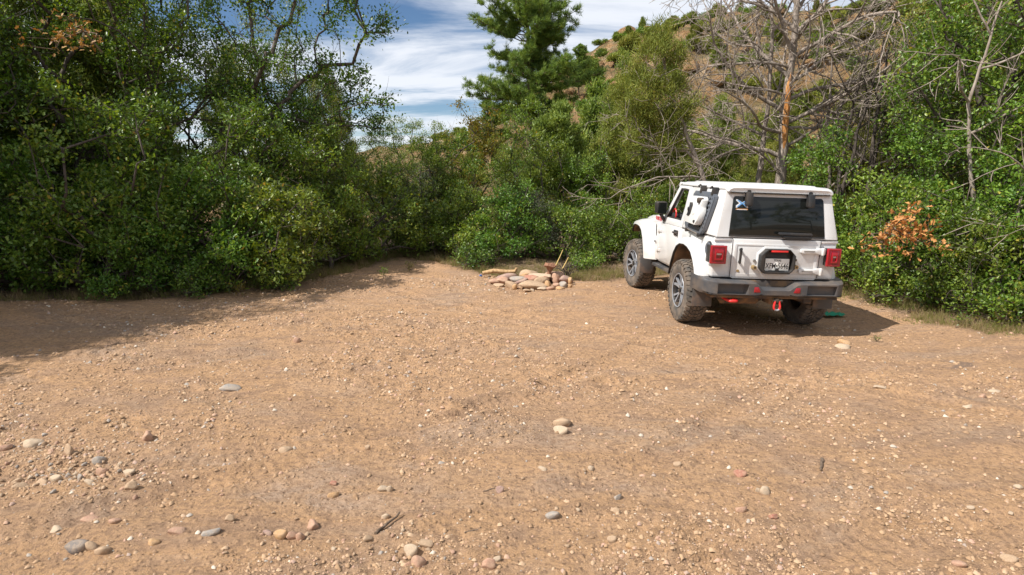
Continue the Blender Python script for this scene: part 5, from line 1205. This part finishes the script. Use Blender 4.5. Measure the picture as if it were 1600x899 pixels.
# outcrops of broken rock on the slope
def rock_mesh(seed):
    bm = bmesh.new(); bmesh.ops.create_icosphere(bm, subdivisions=2, radius=1.0); g = np.random.default_rng(seed)
    D = g.normal(size=(8, 3)); D /= np.linalg.norm(D, axis=1, keepdims=True); cut = g.uniform(.45, .8, 8)
    for v in bm.verts:
        p = np.array(v.co)
        for d_, c_ in zip(D, cut):
            k = p @ d_
            if k > c_: p = p - d_ * (k - c_)
        v.co = Vector(p)
    me = bpy.data.meshes.new('rock'); bm.to_mesh(me); bm.free(); me.materials.append(M['hill']); return me
RK = [rock_mesh(k) for k in range(6)]
for k in range(290):
    y_ = gh.uniform(32, 60); x_ = y_ * gh.uniform(.0, .8); s_ = gh.uniform(.3, 1.0) ** 1.8 * .8
    o = link('rock', RK[k % 6], None, (x_, y_, gz(x_, y_) + s_ * .1), (gh.uniform(-.3, .3), gh.uniform(-.3, .3), gh.uniform(0, 6)), (s_ * gh.uniform(.8, 1.6), s_, s_ * gh.uniform(.5, .9)))
    w__ = where('rock', x_, y_); tag(o, w__['label'], 'rock', w__['group'])
# ------------------------------------------------------------------ stones
def stone_mesh(name, seed, sub=2, rough=.22, flat=.7, angular=.5):
    bm = bmesh.new(); bmesh.ops.create_icosphere(bm, subdivisions=sub, radius=1.0)
    g = np.random.default_rng(seed); D = g.normal(size=(17, 3)); D /= np.linalg.norm(D, axis=1, keepdims=True); cut = g.uniform(.45, .85, 17)
    s = np.array([1, g.uniform(.62, .9), flat * g.uniform(.8, 1.1)])
    for v in bm.verts:
        p = np.array(v.co)
        for d_, c_ in zip(D, cut):
            k = p @ d_
            if k > c_: p = p - d_ * (k - c_) * angular * 1.6
        p = p * (1 + rough * float(fbm(p[0] * 1.6 + 3, p[1] * 1.6 + p[2] * 1.3, 3, seed % 40)))
        v.co = Vector(p * s)
    for f in bm.faces: f.smooth = True
    me = bpy.data.meshes.new(name); bm.to_mesh(me); bm.free(); me.materials.append(M['stone']); return me
BIG = [stone_mesh('stone', 100 + i, 3, .35, .62 + .1 * (i % 3), (.45, .62, .62, .55)[i % 4]) for i in range(8)]
SML = [stone_mesh('stone', 200 + i, 2, .35, .6 + .1 * (i % 3), .62) for i in range(8)]
TAN, PALE, PINK, RED, GREY, PURP, OCHRE, DGREY = (.44, .30, .19), (.50, .39, .28), (.46, .26, .18), (.34, .13, .09), (.32, .30, .28), (.32, .20, .18), (.50, .29, .13), (.15, .14, .14)
def stone(x, y, w, h, col, me, label, group=None, rz=0.0, rx=0.0, z=None, depth=None, sink=.28, name='stone'):
    """w, h: width and height in metres"""
    o = link(name, me); dims = [max(v.co[i] for v in me.vertices) - min(v.co[i] for v in me.vertices) for i in range(3)]
    d_ = depth or w * .8
    o.scale = (w / dims[0], d_ / dims[1], h / dims[2]); o.rotation_euler = (rx, 0, rz)
    zz = gz(x, y) if z is None else z
    o.location = (x, y, zz + h * (.5 - sink)); o.color = (*col, 1)
    tag(o, label, 'stone', group); return o

# the fire ring: (photo x, photo y of its foot, width px, height px, colour, label, stacked height)
G_F = 'stones of the fire ring'
def fp(cx, cy, w, h): return 700 + cx / 5.333, 380 + cy / 5.333, w / 5.333, h / 5.333
ring_st = [((697, 350), 225, 84, TAN, 'largest tan oval stone at the front of the fire ring', 10.55), ((512, 345), 92, 78, TAN, 'round tan stone left of the large oval one', 10.6),
    ((445, 312), 100, 62, PINK, 'pink stone at the left end of the fire ring', 10.9), ((562, 365), 44, 55, OCHRE, 'small upright ochre stone against the left of the oval stone', 10.5),
    ((838, 352), 56, 68, OCHRE, 'ochre stone standing right of the large oval stone', 10.55), ((895, 354), 55, 46, PINK, 'small pale pink block right of the ochre stone', 10.5),
    ((967, 365), 72, 60, GREY, 'blue-grey stone at the right front of the fire ring', 10.5), ((1022, 384), 42, 34, OCHRE, 'small orange stone beside the blue-grey one', 10.5),
    ((652, 392), 62, 24, TAN, 'flat tan stone in the dirt before the oval stone', 10.35), ((700, 390), 36, 28, PALE, 'small pale stone right before the oval stone', 10.33),
    ((776, 400), 74, 30, PALE, 'flat pale stone at the front middle', 10.32), ((858, 394), 84, 34, PINK, 'low pink stone below the ochre one', 10.36), ((942, 400), 72, 28, OCHRE, 'low orange stone below the blue-grey one', 10.33),
    ((568, 304), 118, 58, GREY, 'striped grey slab leaning behind the round tan stone', 10.95), ((700, 300), 130, 64, RED, 'dark red stone behind the large oval one', 11.0),
    ((806, 318), 84, 78, RED, 'maroon block behind the ochre stone', 10.95), ((978, 306), 118, 82, PURP, 'purple-grey boulder at the right end of the fire ring', 10.95),
    ((620, 276), 66, 34, OCHRE, 'rust-orange stone lying on top at the back left', 11.1), ((750, 268), 215, 38, PALE, 'long whitish slab lying across the back of the ring', 11.15),
    ((655, 262), 60, 26, OCHRE, 'small orange stone left of the whitish slab', 11.2), ((905, 300), 70, 90, PINK, 'tall salmon stone between the slab and the boulder', 11.0),
    ((1015, 350), 34, 80, OCHRE, 'narrow rusty stone at the right side of the boulder', 10.8), ((430, 358), 90, 30, TAN, 'low tan stone half buried at the left foot of the ring', 10.7)]
for i, ((zx, zy), w_, h_, c_, lb, yy) in enumerate(ring_st):
    px, py, pw, ph = fp(zx, zy, w_, h_)
    k = yy / F_PX * 1.01
    x_ = (px - 800) * k; foot_py = py + ph / 2
    zc = CAM_H + yy * ((-math.sin(PITCH) + (449.5 - py) / F_PX * math.cos(PITCH)) / (math.cos(PITCH) + (449.5 - py) / F_PX * math.sin(PITCH)))
    base = gz(x_, yy); zc = max(zc, base + ph * k * .3)
    o = stone(x_, yy, pw * k * 1.06, ph * k * 1.12, c_, BIG[i % 8], lb, G_F, rz=(i * 1.3) % .6 - .3, rx=0, depth=min(max(pw * k * .8, .12), .34))
    o.location.z = zc
# hidden stones that carry the back of the ring
for i, (x_, y_, w_, h_) in enumerate([(-.05, 11.15, .4, .22), (.35, 11.3, .4, .24), (.75, 11.25, .38, .24), (.15, 10.95, .35, .16), (.55, 10.95, .3, .18), (-.3, 10.95, .3, .14)]):
    stone(x_, y_, w_, h_, (PURP, TAN, PINK)[i % 3], BIG[(i + 3) % 8], 'half hidden stone in the core of the fire ring', G_F + ', inner ones', sink=.2)
# stump root, brush and light sticks in the ring, log behind
def branchy(name, label, cat, loc, seed, L, r, n, d=(0, 0, 1), mat='stick', depth=2):
    g = np.random.default_rng(seed); out = []
    for k in range(n): wander(np.array([g.normal(0, .03), g.normal(0, .03), 0.0]), np.array(d, float) + g.normal(size=3) * .35, L * g.uniform(.7, 1.2), r, g, depth, out, 0.0)
    A, B = tubes(out); o = link(name, mesh_np(name, A, [B], M[mat], True), None, loc); tag(o, label, cat); return o
xs_, ys_ = .66, 11.1
V0 = []
st_mb = MB().loft([[(a * .10 * math.cos(t * .785) , a * .08 * math.sin(t * .785), z) for t in range(8)] for a, z in ((1.1, 0), (.8, .15), (.7, .28), (1.1, .38), (1.9, .45), (2.3, .50), (1.7, .55), (.6, .53))])
stump = st_mb.build('tree_root', bark('root_wood', (.17, .08, .05), (.36, .19, .12), 26), None, 0.0, loc=(xs_ + .02, ys_, .05))
for v in stump.data.vertices:
    n_ = float(fbm(v.co.x * 14 + 3, v.co.z * 9 + v.co.y * 11, 2, 4)); v.co = v.co * (1 + .45 * n_) if v.co.z > .1 else v.co
tag(stump, 'reddish gnarled root standing upright at the back of the fire ring', 'root')
stump.rotation_euler = (0, .08, .6); stump.scale = (.62, .62, .50)
branchy('twig_bundle', 'dark grey brushy twigs at the right back of the fire ring', 'twigs', (1.02, 11.25, .08), 91, .27, .008, 12, (0, 0, 1), 'bark_dark', 2)
for p_, q_, lb in (((.80, 11.1, .30), (.93, 11.15, .58), 'yellow stick poking up left in the fire ring'), ((.92, 11.05, .25), (1.03, 11.1, .45), 'shorter pale stick right of the yellow one')):
    tag(MB().tube([p_, tuple((a + b) / 2 + .01 for a, b in zip(p_, q_)), q_], [.009, .008, .006], 7).build('stick', simple('pale_stick', (.62, .46, .17), .8)), lb, 'stick')
lg = MB().tube([(-.62, 11.6, .10), (-.35, 11.62, .16), (-.05, 11.6, .14), (.18, 11.55, .16), (.22, 11.55, .26)], [.05, .06, .055, .05, .03], 10).build('log', bark('pale_log', (.34, .21, .11), (.56, .38, .20), 20))
lg.scale = (.78, 1, .7); lg.location.x = -.08; tag(lg, 'pale knotty log lying behind the left of the fire ring', 'log')

# notable single stones on the dirt: photo x, y, width px, height px, colour, label
NOTE = [(360, 607, 28, 12, GREY, 'flat blue-grey stone on the dirt in the left middle'), (881, 660, 26, 14, TAN, 'brown stone resting on a pale one in the centre'),
    (878, 672, 22, 12, PALE, 'pale stone under the brown one in the centre'), (1317, 529, 20, 11, OCHRE, 'rounded orange-brown stone just behind the shadow of the car'),
    (1319, 537, 26, 7, PALE, 'flat pale stone in front of the orange-brown one by the shadow'), (465, 536, 10, 9, PINK, 'small pinkish stone alone in the left middle distance'),
    (110, 707, 18, 20, TAN, 'egg-shaped tan stone standing in the gravel patch at left'), (122, 858, 28, 20, DGREY, 'dark grey round stone at the lower left'),
    (144, 860, 16, 15, TAN, 'tan stone beside the dark grey one'), (164, 868, 20, 12, TAN, 'oval tan stone right of the pair at the lower left'),
    (231, 684, 20, 15, PINK, 'salmon angular stone above the left gravel'), (195, 668, 11, 9, TAN, 'small tan stone left of the salmon one'),
    (53, 691, 26, 10, PALE, 'long pale stone at the top of the gravel patch'), (8, 698, 20, 9, PINK, 'pink stone at the left edge of the gravel'),
    (68, 749, 24, 13, TAN, 'pale oblong stone in the lower gravel row'), (88, 744, 16, 12, PALE, 'cream stone in the lower gravel row, right one'), (31, 756, 18, 10, TAN, 'tan stone in the lower gravel row, left one'),
    (29, 746, 14, 9, TAN, 'rounded tan stone above the lower gravel row'), (126, 744, 10, 11, GREY, 'grey upright stone right of the gravel row'), (139, 756, 14, 9, PALE, 'pale flat stone ending the gravel row'),
    (156, 717, 18, 10, GREY, 'purple-grey stone in the right of the gravel patch'), (160, 732, 16, 12, PINK, 'mauve stone under the purple-grey one'),
    (205, 765, 18, 14, TAN, 'brown-capped stone right of the gravel patch'), (202, 734, 16, 8, PALE, 'flat cream stone above the brown-capped one'), (141, 811, 22, 9, PINK, 'orange-pink flat stone at left below the gravel'),
    (181, 822, 16, 7, PINK, 'flat rosy stone below the orange-pink one'), (90, 834, 20, 8, PALE, 'cream chip at the lower left'), (275, 837, 24, 11, PINK, 'mottled rosy stone left of the bottom middle'),
    (242, 855, 16, 8, OCHRE, 'ochre stone below the mottled rosy one'), (332, 838, 24, 8, GREY, 'flat bluish stone near the bottom left middle'), (359, 815, 14, 11, TAN, 'tan stone above the bottom cluster'),
    (438, 832, 18, 15, OCHRE, 'ochre slab leaning left in the bottom cluster'), (456, 832, 16, 13, PINK, 'rosy stone in the middle of the bottom cluster'), (470, 834, 13, 14, PINK, 'round pinkish stone right in the bottom cluster'),
    (489, 815, 20, 13, PINK, 'pink banded stone right above the bottom cluster'), (417, 832, 14, 8, PURP, 'dark purple stone left of the bottom cluster'),
    (448, 705, 20, 8, TAN, 'flat tan stone in the left centre'), (522, 772, 16, 9, OCHRE, 'brown flat stone left of centre'), (521, 757, 12, 7, RED, 'dark red stone above the brown flat one'),
    (574, 701, 8, 10, TAN, 'small upright tan stone in the centre left'), (598, 764, 16, 8, PALE, 'pale stone of a pair left of centre'), (610, 764, 10, 11, PALE, 'rounder pale stone of the pair'),
    (644, 856, 20, 17, PALE, 'pale angular block near the bottom centre'), (662, 850, 24, 8, TAN, 'flat tan slab behind the pale block'), (655, 883, 20, 14, PINK, 'red-pink stone at the bottom centre'),
    (640, 880, 14, 9, PINK, 'pink stone left of the red-pink one'), (762, 883, 20, 17, PINK, 'rose cobble at the bottom right of centre'), (775, 876, 12, 8, PALE, 'pale stone behind the rose cobble'),
    (574, 845, 14, 9, TAN, 'split tan stone at the bottom'), (604, 805, 12, 9, PALE, 'cream stone above the dark stick'), (782, 769, 12, 12, PURP, 'mauve oval stone in the lower centre'),
    (846, 734, 14, 7, PALE, 'whitish stone alone in the centre'), (924, 734, 10, 6, PALE, 'small whitish stone right of centre'), (966, 781, 12, 9, GREY, 'grey stone in the lower right centre'),
    (960, 803, 14, 9, TAN, 'brown-grey stone lower right of centre'), (954, 850, 14, 10, TAN, 'tan stone close to the lower right centre'), (985, 860, 15, 10, OCHRE, 'ochre stone right of the tan one'),
    (865, 810, 20, 9, GREY, 'flat lilac stone at the lower centre'), (1157, 744, 18, 10, RED, 'dark pink stone in the right foreground'), (1184, 768, 10, 10, PALE, 'small cream stone left of the white one'),
    (1196, 768, 18, 12, PALE, 'white stone in the right foreground'), (1159, 797, 16, 9, PINK, 'rosy stone below the white one'), (1207, 806, 12, 8, RED, 'dark red pebble right of the rosy stone'),
    (1056, 730, 13, 9, TAN, 'tan stone at the lower right centre'), (1148, 812, 0, 0, None, ''), (1510, 838, 0, 0, None, ''), (1512, 667, 0, 0, None, ''), (1374, 602, 18, 4, PALE, 'long pale chip on the right dirt'),
    (1556, 608, 20, 5, PALE, 'long white chip far right'), (1536, 617, 12, 6, PINK, 'pink chip far right'), (1512, 630, 16, 6, PALE, 'flat pale stone far right below the chips'), (1514, 793, 12, 5, PALE, 'cream pebble in the right foreground'),
    (1590, 767, 14, 8, PALE, 'rounded pale stone at the right edge'), (1500, 885, 18, 7, PINK, 'pinkish flat stone at the lower right'), (1576, 875, 20, 10, TAN, 'tan stone in the lower right corner'),
    (1421, 763, 10, 5, PALE, 'white pebble in the right foreground'), (160, 460, 0, 0, None, ''), (195, 452, 0, 0, None, '')]
occ = []
for i, (px, py, w_, h_, c_, lb) in enumerate(NOTE):
    if c_ is None: continue
    x_, y_ = ground_at(px, py + h_ * .3); k = math.hypot(y_, CAM_H) / F_PX
    stone(x_, y_, w_ * k * 1.05, h_ * k * 1.4, c_, BIG[(i * 3) % 8], lb, rz=rnd.uniform(-.5, .5), sink=.40, depth=w_ * k * .8)
    occ.append((x_, y_))
# loose pebbles, the larger ones one by one
G_P = {'tan': ('small tan pebble lying loose on the dirt', TAN), 'pale': ('small cream pebble lying loose on the dirt', PALE), 'pink': ('small pink pebble lying loose on the dirt', PINK), 'grey': ('small grey pebble lying loose on the dirt', GREY), 'brown': ('small brown pebble lying loose on the dirt', (.30, .18, .10))}
keys = ['tan'] * 5 + ['pale'] * 2 + ['pink'] * 3 + ['grey', 'brown', 'brown']
n_ = 0
while n_ < 225:
    if n_ < 120: px, py = rnd.gauss(95, 70), rnd.gauss(728, 30)
    elif n_ < 165: px, py = rnd.gauss(640, 130), rnd.gauss(845, 28)
    else: px, py = rnd.uniform(-20, 1620), 560 + 340 * rnd.random() ** .8
    if py > 899 or py < 520: continue
    x_, y_ = ground_at(px, py); k = math.hypot(y_, CAM_H) / F_PX
    w_ = rnd.uniform(.016, .034) * (1.25 if n_ < 120 else 1) * (1 + .12 * (y_ - 3)); kk = rnd.choice(keys); lb, c_ = G_P[kk]; reg = ('in the gravel patch at the left' if px < 260 and 640 < py < 800 else 'in the foreground at the bottom' if py > 790 else 'on the left half of the clearing' if px < 800 else 'on the right half of the clearing'); lb = lb.replace('on the dirt', reg)
    q_ = rnd.uniform(.82, 1.12); c_ = tuple(v * q_ for v in c_)
    stone(x_, y_, w_, w_ * rnd.uniform(.5, .8), c_, SML[n_ % 8], lb, 'loose ' + kk + ' pebbles ' + reg, rz=rnd.uniform(0, 3), sink=.28, depth=w_ * rnd.uniform(.6, .95), name='pebble')['category'] = 'pebble'
    n_ += 1
# countless small gravel and crumbs: one mass
def gravel(name, N, seed, smin, smax, power, xr, yr, cluster=None):
    g = np.random.default_rng(seed)
    if yr is None:   # the denser patch at the left
        pc = [ground_at(g.normal(100, 80), min(g.normal(728, 30), 880)) for _ in range(N)]; x, y = np.array(pc).T
    else: y = yr[0] + (yr[1] - yr[0]) * g.random(N) ** power; x = (g.random(N) * 2 - 1) * np.minimum(y * .92 + .4, xr)
    if cluster is not None:
        q = crumbly(x, y) + 22 * np.maximum(rut(x, y), 0) + .35 * fbm(x * 6, y * 6, 2, seed + 1); keep = g.random(N) < np.clip(cluster + q, 0, 1); x, y = x[keep], y[keep]; N = len(x)
    base = np.array([[1, 0, -.15], [.35, .8, -.1], [-.7, .65, -.2], [-.95, -.2, -.1], [-.3, -.85, -.15], [.6, -.7, -.1], [.35, .15, .55], [-.4, .2, .6], [0, -.4, .5]])
    F = np.array([[6, 7, 8], [0, 1, 6], [1, 2, 7], [1, 7, 6], [2, 3, 7], [3, 4, 8], [3, 8, 7], [4, 5, 8], [5, 0, 6], [5, 6, 8]])
    a = g.random(N) * 6.283; s = smin + (smax - smin) * g.random(N) ** 4; s = s * (1 + .07 * np.maximum(y - 3, 0))
    P = base[None] * (1 + .3 * g.normal(size=(N, 9, 3)).clip(-1, 1)) * s[:, None, None] * np.array([1, 1, .8])
    c, sn = np.cos(a)[:, None], np.sin(a)[:, None]
    X = P[..., 0] * c - P[..., 1] * sn * .8 + x[:, None]; Y = P[..., 0] * sn + P[..., 1] * c * .8 + y[:, None]; Z = P[..., 2] * 1.2 + hz(x, y)[:, None] + s[:, None] * .25
    V = np.stack([X, Y, Z], -1).reshape(-1, 3); FF = (F[None] + (np.arange(N) * 9)[:, None, None]).reshape(-1, 3)
    t = np.repeat(g.random(N), 9)
    return tag(link(name, mesh_np(name, V, [FF], M['pebble'], False, t)), kind='stuff')
gravel('gravel', 60000, 301, .0034, .021, 1.25, 9, (2.5, 11.8), .16)
gravel('dirt_crumbs', 90000, 302, .0026, .0095, 1.5, 7, (2.4, 9.5), .10)
gravel('gravel_patch', 1700, 303, .005, .017, 1, 9, None, None)
# ---- sticks on the dirt
STK = [((586, 839), (625, 808), .010, 'dark broken stick lying slantwise near the bottom centre'), ((726, 832), (752, 826), .006, 'short thin twig right of the bottom centre'), ((75, 733), (120, 741), .005, 'thin brown twig across the left gravel'),
    ((1284, 723), (1282, 742), .012, 'short stub of wood standing in the right dirt'), ((771, 683), (788, 687), .005, 'tiny dark twig right of the centre'), ((200, 560), (216, 566), .006, 'pale straight twig at the left middle'), ((755, 770), (775, 764), .004, 'curved thin twig above the mauve stone'), ((1040, 578), (1052, 582), .006, 'dark twig between the camera and the car')]
for (a_, b_, r_, lb) in STK:
    p_, q_ = ground_at(*a_), ground_at(*b_); n5 = 6
    pts = [(p_[0] + (q_[0] - p_[0]) * t / n5 + rnd.uniform(-.004, .004), p_[1] + (q_[1] - p_[1]) * t / n5 + rnd.uniform(-.004, .004), gz(p_[0], p_[1]) + r_ * .7 + (.012 if t == n5 else 0)) for t in range(n5 + 1)]
    tag(MB().tube(pts, [r_ * (1 - .07 * t) for t in range(n5 + 1)], 7).build('stick', M['stick']), lb, 'stick')
# scraps
g_c = bmesh.new(); bmesh.ops.create_grid(g_c, x_segments=10, y_segments=8, size=.5)
for v in g_c.verts: v.co.z = .25 * float(fbm(v.co.x * 4 + 9, v.co.y * 4, 3, 6)) + .05; v.co.y *= .55 + .4 * float(fbm(v.co.x * 3, 1.0, 2, 8))
mc = bpy.data.meshes.new('green_cloth'); g_c.to_mesh(mc); g_c.free(); mc.materials.append(M['green_cloth'])
cx_, cy_ = ground_at(1302, 487); oc = link('cloth_scrap', mc, None, (cx_, cy_, gz(cx_, cy_) + .03), (0, 0, .2), (.34, .30, .34)); tag(oc, 'crumpled green cloth in the shadow behind the right rear wheel', 'cloth')
bx, by = ground_at(751, 431); tag(MB().box(-.025, .025, -.015, .015, 0, .025).prism([(-.01, .025), (.015, .025), (.005, .045)], 1, -.005, .01).build('litter', M['blue_scrap'], None, .003, loc=(bx, by, gz(bx, by)), rot=(0, .2, .5)), 'small blue scrap of litter left behind the fire ring', 'litter')
# ---- grass and weeds along the edges
def tufts(name, N, seed, pick, hmin, hmax, wid, mat, tint_lo=0., tint_hi=1., per=14):
    g = np.random.default_rng(seed); x = g.uniform(-9, 9, N * 8); y = g.uniform(5.5, 16, N * 8); e = clearing_edge(x, y) + .5 * fbm(x * 1.3, y * 1.3, 3, seed)
    k = pick(e, x, y, g); x, y = x[k][:N], y[k][:N]; n = len(x); idx = np.repeat(np.arange(n), per); m = len(idx)
    bx_, by_ = x[idx] + g.normal(0, .035, m), y[idx] + g.normal(0, .035, m); b = np.stack([bx_, by_, hz(bx_, by_) - .004], -1)
    d = g.normal(size=(m, 3)) * .45 + np.array([0, 0, 1.0]); hh = (hmin + (hmax - hmin) * g.random(n))[idx] * (.5 + .7 * g.random(m))
    V, F, q = place(BLADE, b, d, g.normal(size=(m, 3)), hh, np.full(m, wid))
    t = np.clip((tint_lo + (tint_hi - tint_lo) * g.random(n))[idx] + g.normal(0, .08, m), 0, 1)
    return tag(link(name, mesh_np(name, V, F, M[mat], False, np.repeat(t, q))), kind='stuff')
tufts('dry_grass', 4200, 401, lambda e, x, y, g: (e > -.05) & (e < 1.9) & (g.random(len(e)) < np.exp(-np.maximum(e - .2, 0)) ), .05, .20, .006, 'grass', .3, 1.0)
tufts('green_grass', 1100, 402, lambda e, x, y, g: (e > -.25) & (e < .9) & ((x > 0) | (g.random(len(e)) < .3)) & (fbm(x * 2, y * 2, 2, 12) > 0.02), .04, .12, .006, 'grass', 0, .35)
def litter_leaves(N, seed):
    g = np.random.default_rng(seed); x = g.uniform(-9, 9, N * 5); y = g.uniform(5, 17, N * 5); e = clearing_edge(x, y) + .6 * fbm(x, y, 3, 9)
    k = (e > -.35) & (g.random(len(e)) < np.clip(.35 + e, .05, 1)); x, y = x[k][:N], y[k][:N]; n = len(x)
    V, F, q = place(OVAL, np.stack([x, y, hz(x, y) + .008], -1), np.stack([g.normal(size=n), g.normal(size=n), g.normal(0, .15, n)], -1), np.stack([g.normal(0, .3, n), g.normal(0, .3, n), np.ones(n)], -1), .03 + .04 * g.random(n))
    m_ = simple('fallen_leaf', (.20, .13, .08), .8)
    tag(link('leaf_litter', mesh_np('leaf_litter', V, F, m_)), kind='stuff')
litter_leaves(9000, 403)
# single weeds with yellow flowers at the shade's edge and green weeds on the right
def weed(x, y, h, label, seed, yellow=0):
    g = np.random.default_rng(seed); T = np.stack([g.normal(0, h * .35, 26), g.normal(0, h * .35, 26), h * (.25 + .75 * g.random(26))], -1)
    ch, ti, pr = grow_to(T, [(0, 0, 0), (0, 0, h * .25)], g, r_tip=.0022, r_trunk=.005)
    r_ = empty('weed', (x, y, gz(x, y))); tag(r_, label, 'weed')
    A, B = tubes(ch); link('stem', mesh_np('stem', A, [B], M['stick'], True), r_)
    A, B, t = oak_crown(ti, pr, g, OVAL, min(.05, h * .16), 6, min(.05, h * .2)); link('foliage', mesh_np('foliage', A, B, M['oak_yellow' if yellow else 'oak'], False, t), r_)
for i, (px, py, h_, ye, lb) in enumerate([(188, 446, .22, 1, 'yellow-flowering weed at the shaded foot of the left bushes'), (262, 442, .20, 1, 'yellow-flowering weed farther right in the left shade'), (440, 420, .55, 1, 'tall weed with yellow tips where the left shade ends'), (373, 462, .22, 1, 'yellowish weed at the edge of the left shade'),
        (410, 452, .25, 0, 'green weed beside the yellowish one at the left'), (470, 437, .25, 0, 'green weed out on the sunlit edge at the left'), (1500, 505, .2, 0, 'green weed at the foot of the right-hand bushes'), (1370, 528, .07, 0, 'tiny green weed out on the dirt behind the car shadow'), (1560, 512, .26, 1, 'yellowing weed at the lower right'), (640, 425, .2, 1, 'yellowish weed in the shaded gap'), (600, 432, .18, 0, 'green weed left of the shaded gap')]):
    x_, y_ = ground_at(px, py); weed(x_, y_, h_, lb, 500 + i, ye)
